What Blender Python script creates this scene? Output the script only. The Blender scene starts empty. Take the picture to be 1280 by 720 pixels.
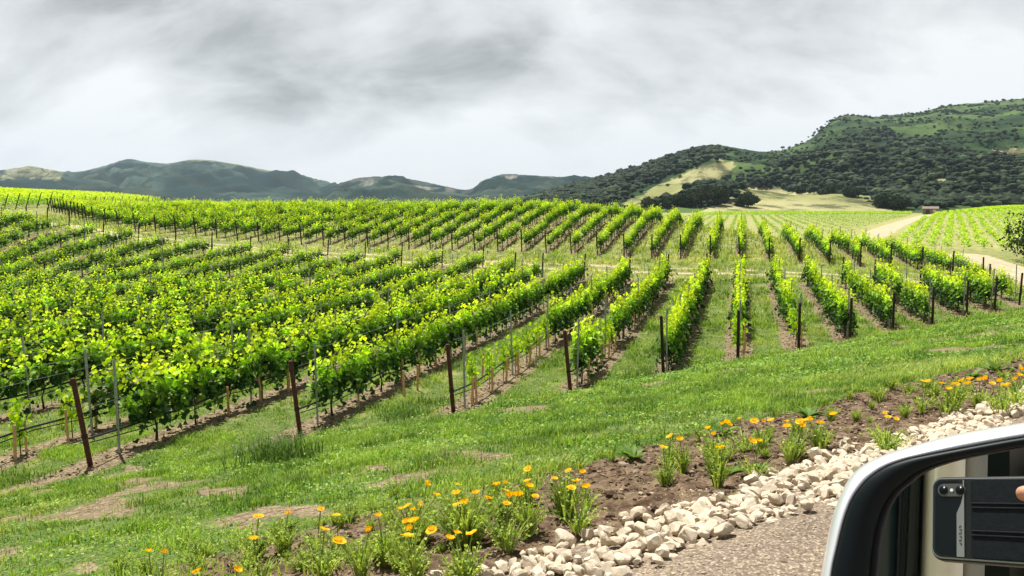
import bpy, bmesh, math, random
import numpy as np
from mathutils import Vector, Matrix
R = math.radians
rng = np.random.default_rng(7); random.seed(7)
sc = bpy.context.scene; C = sc.collection

# ------------------------------------------------------------------ camera, sky, sun, exposure
F = 995.0; HC = 4.7; PITCH = math.atan(110/995)
cam = bpy.data.cameras.new('camera'); camo = bpy.data.objects.new('camera', cam); C.objects.link(camo)
cam.sensor_width = 36; cam.lens = 36*F/1280; cam.clip_start = .004; cam.clip_end = 30000
camo.location = (0, 0, HC); camo.rotation_euler = (math.pi/2-PITCH, 0, 0); sc.camera = camo
SUN = Vector((-.22, .34, .90)).normalized()
SUN_STR = 5.0; SKY_STR = .10; CLOUD = .70; EXPO = .62
sl = bpy.data.lights.new('sun', 'SUN'); sl.energy = SUN_STR; sl.angle = R(.9); sl.color = (1, .955, .88)
so = bpy.data.objects.new('sun', sl); C.objects.link(so); so.rotation_euler = SUN.to_track_quat('Z', 'Y').to_euler()
w = bpy.data.worlds.new('World'); sc.world = w; w.use_nodes = True
sc.view_settings.view_transform = 'Standard'; sc.view_settings.look = 'None'
sc.view_settings.exposure = EXPO; sc.view_settings.gamma = 1

class NT:
    """tiny node-tree writer"""
    def __init__(s, nt): s.nt = nt; nt.nodes.clear()
    def n(s, t, **k):
        x = s.nt.nodes.new(t)
        for a, b in k.items():
            if a.startswith('i_'):
                key = a[2:]; key = int(key) if key.isdigit() else key.replace('_', ' ')
                s.put(x.inputs[key], b)
            else: setattr(x, a, b)
        return x
    def put(s, sock, v):
        if isinstance(v, bpy.types.NodeSocket): s.nt.links.new(v, sock)
        elif isinstance(v, bpy.types.Node): s.nt.links.new(v.outputs[0], sock)
        else: sock.default_value = v
    def math(s, op, a, b=0., c=0., clamp=False):
        x = s.nt.nodes.new('ShaderNodeMath'); x.operation = op; x.use_clamp = clamp
        s.put(x.inputs[0], a); s.put(x.inputs[1], b)
        if len(x.inputs) > 2: s.put(x.inputs[2], c)
        return x.outputs[0]
    def mix(s, f, a, b, mode='MIX'):
        x = s.nt.nodes.new('ShaderNodeMix'); x.data_type = 'RGBA'; x.blend_type = mode
        s.put(x.inputs[0], f)
        s.put(x.inputs[6], (*a, 1) if isinstance(a, tuple) and len(a) == 3 else a)
        s.put(x.inputs[7], (*b, 1) if isinstance(b, tuple) and len(b) == 3 else b)
        return x.outputs[2]
    def noise(s, vec, scale, detail=4, rough=.55, dist=0.):
        x = s.n('ShaderNodeTexNoise'); s.put(x.inputs['Scale'], scale); s.put(x.inputs['Detail'], detail)
        s.put(x.inputs['Roughness'], rough); s.put(x.inputs['Distortion'], dist)
        if vec is not None: s.put(x.inputs['Vector'], vec)
        return x.outputs[0]
    def ramp(s, f, lo, hi):
        x = s.n('ShaderNodeMapRange'); x.interpolation_type = 'SMOOTHSTEP'
        s.put(x.inputs[0], f); s.put(x.inputs[1], lo); s.put(x.inputs[2], hi)
        return x.outputs[0]

def sky():
    t = NT(w.node_tree)
    nis = t.n('ShaderNodeTexSky', sky_type='NISHITA', sun_disc=False,
              sun_elevation=math.asin(SUN.z), sun_rotation=math.atan2(SUN.x, SUN.y), dust_density=2.)
    bg1 = t.n('ShaderNodeBackground', i_0=nis, i_1=SKY_STR)
    tc = t.n('ShaderNodeTexCoord'); sp = t.n('ShaderNodeSeparateXYZ', i_0=tc.outputs['Generated'])
    zz = t.math('MAXIMUM', sp.outputs[2], 0.)
    den = t.math('ADD', zz, .75)
    cx = t.math('DIVIDE', sp.outputs[0], den); cy = t.math('DIVIDE', sp.outputs[1], den)
    cv = t.n('ShaderNodeCombineXYZ', i_0=cx, i_1=t.math('MULTIPLY', cy, 1.6), i_2=3.3)
    big = t.noise(cv, 2.5, 4, .5, .3)
    cv2 = t.n('ShaderNodeCombineXYZ', i_0=t.math('MULTIPLY', cx, .8), i_1=t.math('MULTIPLY', cy, 1.5), i_2=7.1)
    mid = t.noise(cv2, 6.5, 8, .58, .35)
    f = t.math('ADD', t.math('MULTIPLY', big, .60), t.math('MULTIPLY', mid, .40))
    f = t.math('ADD', t.math('MULTIPLY', t.math('SUBTRACT', f, .5), 1.25), .5)
    # thicker, darker cloud high up and to the left
    bias = t.math('ADD', t.math('MULTIPLY', sp.outputs[2], -1.25), t.math('MULTIPLY', sp.outputs[0], .26))
    bias2 = t.math('MAXIMUM', bias, -.47)
    f = t.math('ADD', t.math('ADD', f, bias2), .235)
    cr = t.n('ShaderNodeValToRGB', i_0=f)
    e = cr.color_ramp.elements
    e[0].position = .26; e[0].color = (.20, .21, .215, 1)
    e[1].position = .64; e[1].color = (.93, .94, .95, 1)
    m = cr.color_ramp.elements.new(.38); m.color = (.40, .41, .415, 1)
    m = cr.color_ramp.elements.new(.50); m.color = (.68, .695, .705, 1)
    hor = t.math('SUBTRACT', 1., t.ramp(sp.outputs[2], .0, .13))
    col = t.mix(t.math('MULTIPLY', hor, .55), cr.outputs[0], (.86, .88, .90))
    bg2 = t.n('ShaderNodeBackground', i_0=col, i_1=CLOUD)
    ms = t.n('ShaderNodeMixShader', i_0=.95, i_1=bg1, i_2=bg2)
    t.n('ShaderNodeOutputWorld', i_0=ms)
sky()

# ------------------------------------------------------------------ numeric helpers
def ray(px, py):
    cp, sp_ = math.cos(PITCH), math.sin(PITCH)
    a = (px-640)/F; b = -(py-360)/F
    return np.array([a, cp+b*sp_, -sp_+b*cp])
def proj(X, Y, Z):
    cp, sp_ = math.cos(PITCH), math.sin(PITCH)
    z = Z-HC; d = Y*cp-z*sp_; u = Y*sp_+z*cp
    d = np.where(d > .01, d, .01)
    return 640+F*X/d, 360-F*u/d
def at(px, py, Y):
    d = ray(px, py); d = d/d[1]*Y
    return np.array([d[0], d[1], d[2]+HC])
_perm = np.random.default_rng(3).random((256, 256))
def vnoise(x, y):
    x = np.asarray(x, float); y = np.asarray(y, float)
    xi = np.floor(x).astype(int); yi = np.floor(y).astype(int); fx = x-xi; fy = y-yi
    fx = fx*fx*(3-2*fx); fy = fy*fy*(3-2*fy)
    g = lambda a, b: _perm[a & 255, b & 255]
    return (g(xi, yi)*(1-fx)+g(xi+1, yi)*fx)*(1-fy)+(g(xi, yi+1)*(1-fx)+g(xi+1, yi+1)*fx)*fy
def fbm(x, y, o=4):
    s = 0; a = .5; t = 0
    for i in range(o):
        s = s+a*vnoise(x*2**i+17*i, y*2**i+31*i); t += a; a *= .55
    return s/t
def sstep(x, a, b):
    t = np.clip((x-a)/(b-a), 0, 1); return t*t*(3-2*t)
def inpoly(px, py, poly):
    r = np.zeros(np.shape(px), bool); n = len(poly)
    for i in range(n):
        x1, y1 = poly[i]; x2, y2 = poly[(i+1) % n]
        if y1 == y2: continue
        c = ((y1 > py) != (y2 > py)) & (px < (x2-x1)*(py-y1)/(y2-y1)+x1)
        r ^= c
    return r
NV = np.array([-.585, .811]); K = .2877                 # headland normal; row heading dX/dY
RD = np.array([K, 1.])/math.hypot(K, 1); RN = np.array([RD[1], -RD[0]])

# ------------------------------------------------------------------ terrain
_cp = []
def cp_px(px, py, Y): p = at(px, py, Y); _cp.append(p)
def cp(X, Y, Z): _cp.append(np.array([X, Y, Z], float))
for x in (-28, -18, -7.5, 1.4, 11, 20, 30, 42): cp(x, 18.2+.7215*x, 0)
for x in (-30, -15, 0, 15, 30): cp(x, 18.2+.7215*x-16, 0)
cp(-14, 24, -.5); cp(-20, 30, -.7); cp(-26, 42, -.8); cp(-8, 30, -.45); cp(-4, 42, -.35); cp(0, 28, -.15); cp(-14, 42, -.6)
cp(10, 36, .0); cp(20, 40, 0); cp(30, 42, -.2); cp(5, 44, .15); cp(-38, 52, -.5)
for q in ((925, 327, 51), (815, 325, 51.5), (1206, 346, 50), (1083, 336, 50), (475, 308, 62), (310, 300, 64), (147, 290, 65), (650, 315, 56),
          (925, 342, 46), (1100, 352, 44.5), (800, 337, 47.5),
          (80, 273, 76), (0, 264, 90), (205, 257.5, 165), (0, 249, 120), (110, 257, 122), (150, 257, 143), (60, 260, 101), (182, 256.5, 152), (0, 252, 180),
          (1250, 336, 72), (1230, 352, 60), (1275, 365, 50), (1200, 318, 86), (20, 290, 58)): cp_px(*q)
for q in ((60, 80, -1.6), (70, 60, -1.5), (50, 40, -1.), (-70, 60, 2.), (-90, 120, 5.5), (-110, 180, 5), (45, 95, -1.5), (40, 60, -.6)): cp(*q)
# crest of the second block (px, depth, height) with the ground falling away behind it
for a_, y_, z_ in ((1143, 60, .4), (1075, 61, .8), (1008, 63.6, 1.2), (965, 68, 1.45), (925, 73, 1.75), (901, 71.5, 2.0), (878, 70, 2.2), (830, 70, 2.6), (795, 71, 2.9), (740, 73.5, 3.15), (672, 75, 3.35), (600, 76.5, 3.4),
                   (500, 80, 3.35), (400, 84, 3.3), (300, 88, 3.25), (200, 91, 3.3)):
    x_ = (a_-640)/1001*y_; cp(x_, y_, z_)
    f_ = 1. if a_ > 500 else .6
    cp(x_*(y_+12)/y_, y_+12, max(z_-1.15*f_, -1.3)); cp(x_*(y_+28)/y_, y_+28, max(z_-2.9*f_, -1.5))
_cp = np.array(_cp)
def _U(r2): return .5*r2*np.log(r2+1e-9)
def _fit(P):
    n = len(P); d2 = ((P[:, None, :2]-P[None, :, :2])**2).sum(-1)
    A = np.zeros((n+3, n+3)); A[:n, :n] = _U(d2)+np.eye(n)*3.; A[:n, n] = 1; A[:n, n+1:] = P[:, :2]
    A[n, :n] = 1; A[n+1:, :n] = P[:, :2].T
    return np.linalg.solve(A, np.r_[P[:, 2], 0, 0, 0])
_w = _fit(_cp)
def tps(X, Y):
    sh = X.shape; X = X.ravel(); Y = Y.ravel(); out = np.empty_like(X); n = len(_cp)
    for i in range(0, len(X), 60000):
        x = X[i:i+60000]; y = Y[i:i+60000]
        d2 = (x[:, None]-_cp[None, :, 0])**2+(y[:, None]-_cp[None, :, 1])**2
        out[i:i+60000] = _U(d2)@_w[:n]+_w[n]+_w[n+1]*x+_w[n+2]*y
    return out.reshape(sh)
def G(X, Y, fine=True):
    X = np.asarray(X, float); Y = np.asarray(Y, float)
    sh = np.broadcast(X, Y).shape; X = np.broadcast_to(X, sh).astype(float); Y = np.broadcast_to(Y, sh).astype(float)
    v = NV[0]*X+NV[1]*Y; r = np.hypot(X, Y)
    az = X/np.maximum(Y, 1.)
    R0 = 98+110*sstep(-az, .0, .42)
    far = -1.5+3.2*sstep(Y, 110, 260)*sstep(X-.62*Y+40, 0, 45)
    far = far-1.5*sstep(r, 300, 700)
    k = sstep(r, R0, R0+45)
    near = sstep(v, -2, 12)
    fld = np.zeros(sh)
    m = (k < 1) & (near > 0) & (r > 3)
    if m.any(): fld[m] = np.clip(tps(X[m], Y[m]), -3, 8)
    z = fld*(1-k)*near+far*k
    b = 3.713-.2516*v
    b = np.where(v < 2.15, 3.713-.2516*2.15, b)
    bank = np.logaddexp(0, b*20)/20
    z = z+bank
    if fine:
        z = z+(fbm(X*.9, Y*.9, 2)-.5)*.10*sstep(v, 5, 9)*(1-sstep(r, 60, 200))
        bed = sstep(v, 2.85, 3.05)*(1-sstep(v, 4.7, 5.2))*(r < 30)
        z = z+bed*((fbm(X*7, Y*7, 3)-.5)*.10+.02)
    return z
def G1(x, y): return float(G(np.array([x]), np.array([y]))[0])
def hit(px, py, up=0.):
    d = ray(px, py); t = np.geomspace(1.5, 700, 2500)
    P = d[None]*t[:, None]; h = P[:, 2]+HC-(G(P[:, 0], P[:, 1])+up)
    i = np.argmax(h < 0)
    if h[i] >= 0: return None
    a = h[i-1]/(h[i-1]-h[i]); p = P[i-1]*(1-a)+P[i]*a
    return np.array([p[0], p[1], p[2]+HC])

# ------------------------------------------------------------------ object helpers
def props(o, label=None, cat=None, group=None, kind=None):
    if label: o['label'] = label
    if cat: o['category'] = cat
    if group: o['group'] = group
    if kind: o['kind'] = kind
    return o
def link(name, me, parent=None, **k):
    o = bpy.data.objects.new(name, me); C.objects.link(o)
    if parent is not None: o.parent = parent
    return props(o, **k)
def empty(name, loc=(0, 0, 0), rz=0, **k):
    o = bpy.data.objects.new(name, None); C.objects.link(o); o.location = loc; o.rotation_euler = (0, 0, rz); o.empty_display_size = .1
    return props(o, **k)
def mesh(name, V, groups, mats, col=None, smooth=False, attrs=None):
    """groups: list of (faces[n,k] array, material index)"""
    me = bpy.data.meshes.new(name); V = np.asarray(V, np.float32)
    me.vertices.add(len(V)); me.vertices.foreach_set('co', V.ravel())
    groups = [(np.asarray(f, np.int32), m) for f, m in groups if len(f)]
    L = np.concatenate([f.ravel() for f, m in groups])
    tot = np.concatenate([np.full(len(f), f.shape[1], np.int32) for f, m in groups])
    mi = np.concatenate([np.full(len(f), m, np.int32) for f, m in groups])
    me.loops.add(len(L)); me.loops.foreach_set('vertex_index', L)
    me.polygons.add(len(tot)); st = np.r_[0, np.cumsum(tot)[:-1]].astype(np.int32)
    me.polygons.foreach_set('loop_start', st); me.polygons.foreach_set('loop_total', tot)
    me.polygons.foreach_set('material_index', mi)
    me.polygons.foreach_set('use_smooth', np.full(len(tot), bool(smooth)))
    for m in (mats if isinstance(mats, (list, tuple)) else [mats]): me.materials.append(m)
    A = dict(attrs or {})
    if col is not None: A['Col'] = col
    for kx, c in A.items():
        c = np.asarray(c, np.float32)
        if c.shape[1] == 3: c = np.c_[c, np.ones(len(c), np.float32)]
        a = me.color_attributes.new(kx, 'FLOAT_COLOR', 'POINT'); a.data.foreach_set('color', c.ravel())
    me.update(calc_edges=True)
    return me
class MB:
    def __init__(s): s.bm = bmesh.new()
    def box(s, c, size, rot=None):
        m = Matrix.Translation(c) @ (rot.to_4x4() if rot else Matrix()) @ Matrix.Diagonal((*size, 1))
        bmesh.ops.create_cube(s.bm, size=1, matrix=m); return s
    def tube(s, pts, rad, n=6, cap=True):
        pts = [Vector(p) for p in pts]; rings = []
        rads = rad if isinstance(rad, (list, tuple)) else [rad]*len(pts)
        for i, p in enumerate(pts):
            d = (pts[min(i+1, len(pts)-1)]-pts[max(i-1, 0)]).normalized()
            a = Vector((0, 0, 1)) if abs(d.z) < .9 else Vector((1, 0, 0))
            x = d.cross(a).normalized(); y = d.cross(x)
            rings.append([s.bm.verts.new(p+(x*math.cos(t*2*math.pi/n)+y*math.sin(t*2*math.pi/n))*rads[i]) for t in range(n)])
        for r0, r1 in zip(rings, rings[1:]):
            for j in range(n): s.bm.faces.new((r0[j], r0[(j+1) % n], r1[(j+1) % n], r1[j]))
        if cap: s.bm.faces.new(rings[0][::-1]); s.bm.faces.new(rings[-1])
        return s
    def me(s, name, mats, smooth=False):
        m = bpy.data.meshes.new(name); bmesh.ops.recalc_face_normals(s.bm, faces=s.bm.faces)
        s.bm.to_mesh(m); s.bm.free()
        for k in (mats if isinstance(mats, (list, tuple)) else [mats]): m.materials.append(k)
        if smooth: m.polygons.foreach_set('use_smooth', [True]*len(m.polygons))
        return m

# ------------------------------------------------------------------ materials
def newmat(name):
    m = bpy.data.materials.new(name); m.use_nodes = True; return m, NT(m.node_tree)
def out(t, sh, disp=None):
    o = t.n('ShaderNodeOutputMaterial', i_0=sh)
def pr(t, col, rough=.7, spec=.3, metal=0., normal=None, **k):
    p = t.n('ShaderNodeBsdfPrincipled')
    t.put(p.inputs['Base Color'], (*col, 1) if isinstance(col, tuple) and len(col) == 3 else col)
    t.put(p.inputs['Roughness'], rough); t.put(p.inputs['Specular IOR Level'], spec); t.put(p.inputs['Metallic'], metal)
    if normal is not None: t.put(p.inputs['Normal'], normal)
    for a, b in k.items(): t.put(p.inputs[a.replace('_', ' ')], b)
    return p.outputs[0]
def simple(name, col, rough=.6, spec=.3, metal=0., nscale=0, namt=.25, bump=0., **k):
    m, t = newmat(name); c = (*col, 1); nrm = None
    if nscale:
        tc = t.n('ShaderNodeTexCoord').outputs['Object']
        nz = t.noise(tc, nscale, 5, .6)
        c = t.mix(t.ramp(nz, .3, .7), tuple(x*(1-namt) for x in col), tuple(min(1, x*(1+namt)) for x in col))
        if bump:
            b = t.n('ShaderNodeBump', i_Strength=bump, i_Distance=.02, i_Height=nz); nrm = b.outputs[0]
    out(t, pr(t, c, rough, spec, metal, nrm, **k)); return m
def leafmat(name, trans=.45, rough=.45, spec=.35, tint=(1.15, 1.2, .5)):
    m, t = newmat(name)
    a = t.n('ShaderNodeAttribute', attribute_name='Col').outputs[0]
    p = pr(t, a, rough, spec)
    tr = t.n('ShaderNodeBsdfTranslucent', i_0=t.mix(1., a, (*tint, 1), 'MULTIPLY'))
    out(t, t.n('ShaderNodeMixShader', i_0=trans, i_1=p, i_2=tr)); return m
M = {}
M['vine'] = leafmat('vine_leaf', .36, .5, .25)
M['grass'] = leafmat('grass_blade', .35, .6, .2)
M['petal'] = leafmat('poppy_petal', .4, .6, .2, (1.1, 1.0, .6))
M['scrub'] = leafmat('scrub_leaf', .12, .8, .1)
M['bark'] = simple('vine_bark', (.075, .05, .035), .9, .1, 0, 30, .4, .5)
M['rod'] = simple('training_rod', (.10, .07, .055), .7, .3)
M['stakewood'] = simple('stake_wood', (.62, .36, .20), .8, .2, 0, 25, .2)
M['rust'] = simple('rusty_steel', (.085, .030, .020), .8, .3, 0, 40, .5, .4)
M['dark_post'] = simple('dark_post', (.040, .028, .022), .85, .2, 0, 30, .4, .4)
M['galv'] = simple('galvanised_steel', (.34, .36, .37), .5, .5, .5, 25, .25)
M['wire'] = simple('wire_steel', (.30, .31, .32), .4, .5, .8)
M['hose'] = simple('black_hose', (.012, .012, .013), .5, .4)

def mat_ground():
    m, t = newmat('ground_soil_and_turf')
    tc = t.n('ShaderNodeNewGeometry').outputs['Position']
    A = t.n('ShaderNodeAttribute', attribute_name='mask'); B = t.n('ShaderNodeAttribute', attribute_name='mask2')
    sa = t.n('ShaderNodeSeparateColor', i_0=A.outputs[0]); sb = t.n('ShaderNodeSeparateColor', i_0=B.outputs[0])
    n1 = t.noise(tc, 9., 6, .65); n2 = t.noise(tc, 1.4, 5, .6); n3 = t.noise(tc, 45., 3, .6); n4 = t.noise(tc, .25, 4, .5)
    turf = t.mix(t.ramp(n3, .35, .65), (.025, .045, .012), (.15, .23, .05))
    turf = t.mix(t.math('MULTIPLY', t.ramp(n1, .52, .68), .55), turf, (.30, .25, .15))
    turf = t.mix(t.math('MULTIPLY', t.ramp(n2, .48, .72), .6), turf, (.30, .29, .10))
    soil = t.mix(t.ramp(n1, .3, .7), (.11, .080, .048), (.35, .28, .17))
    soil = t.mix(t.ramp(n3, .50, .64), soil, (.06, .042, .028))
    soil = t.mix(t.math('MULTIPLY', t.ramp(t.noise(tc, 28., 4, .7), .56, .66), .8), soil, (.44, .37, .24))
    bed = t.mix(t.ramp(n1, .35, .7), (.065, .042, .026), (.23, .165, .105))
    bed = t.mix(t.ramp(n3, .6, .72), bed, (.34, .26, .18))
    grav = t.mix(t.ramp(n3, .35, .65), (.24, .18, .125), (.54, .45, .33))
    grav = t.mix(t.math('MULTIPLY', t.ramp(n2, .35, .7), .35), grav, (.20, .16, .13))
    vor = t.n('ShaderNodeTexVoronoi', i_Scale=70.); t.put(vor.inputs['Vector'], tc)
    grav = t.mix(t.math('MULTIPLY', t.ramp(vor.outputs[0], .25, .55), .6), grav, (.10, .08, .065))
    dry = t.mix(t.ramp(n2, .35, .65), (.22, .24, .07), (.44, .41, .19))
    dirt = t.mix(t.ramp(n2, .35, .65), (.40, .33, .21), (.52, .44, .30))
    def th(x, amt=.5): # break up mask edges with noise
        y = t.math('ADD', x, t.math('MULTIPLY', t.math('SUBTRACT', n1, .5), amt*1.6))
        y = t.math('ADD', y, t.math('MULTIPLY', t.math('SUBTRACT', n2, .5), amt))
        return t.ramp(y, .35, .65)
    c = t.mix(sb.outputs[0], turf, dry)
    c = t.mix(th(sa.outputs[0]), c, soil)
    c = t.mix(th(sb.outputs[1], .35), c, dirt)
    c = t.mix(th(sa.outputs[1], .35), c, bed)
    c = t.mix(th(sa.outputs[2], .15), c, grav)
    c = t.mix(sb.outputs[2], c, t.mix(t.ramp(n4, .3, .7), (.05, .075, .045), (.10, .13, .06)))
    h = t.math('ADD', t.math('MULTIPLY', n1, .7), t.math('MULTIPLY', n3, .35))
    b = t.n('ShaderNodeBump', i_Strength=.7, i_Distance=.05, i_Height=h)
    out(t, pr(t, c, .95, .08, 0, b.outputs[0])); return m
M['ground'] = mat_ground()

# ------------------------------------------------------------------ row layout
END_PX = [(113, 580), (375, 540), (567, 521), (713, 495), (829, 480), (922, 457), (998, 441), (1062, 430), (1116, 416), (1165, 410), (1208, 397), (1243, 390), (1274, 382)]
ENDS = []
for q in END_PX:
    d = ray(*q); d = d*(-HC/d[2]); ENDS.append((d[0]-K*d[1], d[0], d[1]))
ROWS1 = [(u, 0) for u, x, y in ENDS]
uu = -13.35; left = []
while uu > -82: left.append(uu); uu -= 3.05+.3*random.random()
def near_y(u):            # where row u meets the headland line
    # X = u+K*Y ; Y = 18.2+.7215 X
    return (18.2+.7215*u)/(1-.7215*K)
NX = [-75, -38, -32, -11, 9, 28, 45]; NY = [84, 70, 66, 61.5, 52, 50, 49]
FX = [-75, -41, -21.5, -12, -3, 2.6, 7.9, 14.4, 20, 22.7, 25.5, 32.5, 36, 45]; FY = [100, 97, 91, 87, 83, 82, 80, 76.5, 78, 79.5, 70, 66, 63, 57]
def b2near(u):
    Y = 55.
    for _ in range(20): Y = np.interp(u+K*Y, NX, NY)
    return Y
def b2far(u):
    Y = 80.
    for _ in range(20): Y = .5*Y+.5*np.interp(u+K*Y, FX, FY)
    return Y
rows1 = []                # (u, y0, y1)
for u in [e[0] for e in ENDS]+left:
    y0 = max(near_y(u), 2.0); y1 = b2near(u)-(8.2 if u > -14 else 5.6)
    for e in ENDS:
        if e[0] == u: y0 = e[2]
    if u > 11.5: y1 = y0+4.5
    elif u > 10: y1 = y0+7.5
    elif u > 8.5: y1 = y0+8.5
    elif u > 6.5: y1 = b2near(u)-8.5
    rows1.append((u, y0, y1))
rows2 = []
for kx in range(-42, 9):
    u = -.05+1.92*kx
    y0 = b2near(u); y1 = b2far(u)
    if y1-y0 < 3: continue
    x0 = u+K*y0
    if x0 < -.53*y0: # dirt road takes the corner on the left
        y0 = y0+(-.53*y0-x0)*.9
    if y1-y0 > 3: rows2.append((u, y0, y1))
allU1 = np.array(sorted(r[0] for r in rows1)); allU2 = np.array([r[0] for r in rows2])

# ------------------------------------------------------------------ ground sheet
def dist_poly(X, Y, pts):
    d = np.full(X.shape, 1e9)
    for (x1, y1), (x2, y2) in zip(pts, pts[1:]):
        L2 = (x2-x1)**2+(y2-y1)**2; t = np.clip(((X-x1)*(x2-x1)+(Y-y1)*(y2-y1))/L2, 0, 1)
        d = np.minimum(d, np.hypot(X-x1-t*(x2-x1), Y-y1-t*(y2-y1)))
    return d
def flat(px, py, z=-1.5): d = ray(px, py); d = d*((z-HC)/d[2]); return (d[0], d[1])
ROAD_V = [flat(1060, 305), flat(1088, 296), flat(1112, 286), flat(1140, 276), flat(1163, 268.5), flat(1172, 265)]
ROAD_R = [flat(1420, 420, -.6), flat(1310, 352, -1.2), flat(1250, 334), flat(1200, 322)]
TRACK = [(x, np.interp(x, NX, NY)-(5.0 if x > -5 else 3.4)) for x in (-75, -38, -32, -11, 0, 9, 20, 28, 45)]
ROAD_L = [(-32, 62.5), (-45, 71), (-60, 84), (-95, 90)]
def masks(X, Y):
    v = NV[0]*X+NV[1]*Y; U = X-K*Y; r = np.hypot(X, Y)
    yn = near_y(U); nz = fbm(X*.5, Y*.5, 3)
    def strips(Us, hw):
        i = np.clip(np.searchsorted(Us, U), 1, len(Us)-1)
        d = np.minimum(np.abs(U-Us[i]), np.abs(U-Us[i-1]))*.96
        return 1-sstep(d, hw*.6, hw*1.5)
    y1m = np.interp(U, [r_[0] for r_ in sorted(rows1)], [r_[2] for r_ in sorted(rows1)])
    b2n = np.interp(U, allU2, [r_[1] for r_ in rows2]); b2f = np.interp(U, allU2, [r_[2] for r_ in rows2])
    in1 = (Y > yn-.9) & (Y < y1m+.6)
    in2 = (Y > b2n-.3) & (Y < b2f+1) & (U < allU2[-1]+1)
    s = np.zeros_like(X)
    s = np.maximum(s, in1*strips(allU1, .42)*(.75+.5*nz))
    s = np.maximum(s, in2*strips(allU2, .36)*(.55+.5*nz))
    s_ = .811*X+.585*Y
    bare = sstep(fbm(s_*.9+5, v*.42, 4), .62, .76)*(v > 5.4)*(v < 15.5)
    bare2 = sstep(fbm(s_*1.9+9, v*.8, 3), .62, .80)*(v < 14)*(v > 5.2)*.9
    s = np.maximum(s, np.maximum(bare, bare2))
    edge = v+(fbm(X*1.3, Y*1.3, 3)-.5)*1.6+.1
    leftfade = sstep(X-.1*Y, -3.2, .2)           # the bed is overgrown towards the left
    bed = sstep(v, 2.82, 2.97)*(1-sstep(edge, 4.7, 5.0))*(.45+.55*leftfade)
    grav = 1-sstep(v+(fbm(X*1.5, Y*1.5, 2)-.5)*.15, 2.80, 2.95)
    dt = dist_poly(X, Y, TRACK); rut = np.exp(-((dt-.8)/.34)**2)*.72*(.5+1.*nz)+.15*np.exp(-(dt/1.6)**2)
    rut = rut*(r < 110)
    road = 1-sstep(dist_poly(X, Y, ROAD_V), 2.0, 3.0)
    road = np.maximum(road, 1-sstep(dist_poly(X, Y, ROAD_R), 2.0, 3.0))
    road = np.maximum(road, (1-sstep(dist_poly(X, Y, ROAD_L), 1.0, 2.2))*.6)
    tr = np.maximum(rut, road)
    px, py = proj(X, Y, np.full_like(X, -1.5))
    valley = sstep(r, 95, 125)*(X > -.02*Y)
    dry = np.clip(.22*sstep(v, 14, 20)*(nz) + in2*.42 + ((Y > y1m) & (Y < b2n))*.35, 0, 1)
    dry = np.maximum(dry, valley*(.75+.35*nz)*(r < 420))
    dry = np.maximum(dry, sstep(r, 85, 100)*.5)
    dry = np.maximum(dry, ((U > 8) & (Y > 40) & (v > 15))*.55)
    farm = sstep(r, 420, 600)*(X < .2*Y)
    return np.stack([s, bed, grav], -1), np.stack([dry, tr, farm], -1)
def build_ground():
    azf = np.linspace(-44, 44, 760); azc = np.r_[np.linspace(48, 316, 68)]
    az = np.radians(np.r_[azf, azc]); n = len(az)
    rr = np.r_[0.6, np.geomspace(1.5, 130, 620), np.geomspace(133, 5600, 150)]; m = len(rr)
    A, Rr = np.meshgrid(az, rr); X = np.sin(A)*Rr; Y = np.cos(A)*Rr
    Z = G(X, Y); V = np.stack([X, Y, Z], -1).reshape(-1, 3)
    i, j = np.meshgrid(np.arange(m-1), np.arange(n), indexing='ij'); j2 = (j+1) % n
    Fq = np.stack([i*n+j, i*n+j2, (i+1)*n+j2, (i+1)*n+j], -1).reshape(-1, 4)
    m1, m2 = masks(X, Y)
    V = np.r_[V, [[0, 0, float(Z[0].mean())]]]; c = len(V)-1
    jj = np.arange(n); tri = np.stack([np.full(n, c), (jj+1) % n, jj], -1)
    m1 = np.r_[m1.reshape(-1, 3), [[0, 0, 1]]]; m2 = np.r_[m2.reshape(-1, 3), [[0, 0, 0]]]
    me = mesh('ground', V, [(Fq[:, ::-1], 0), (tri[:, ::-1], 0)], M['ground'], smooth=True, attrs={'mask': m1, 'mask2': m2})
    link('ground', me, kind='structure')
build_ground()

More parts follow.
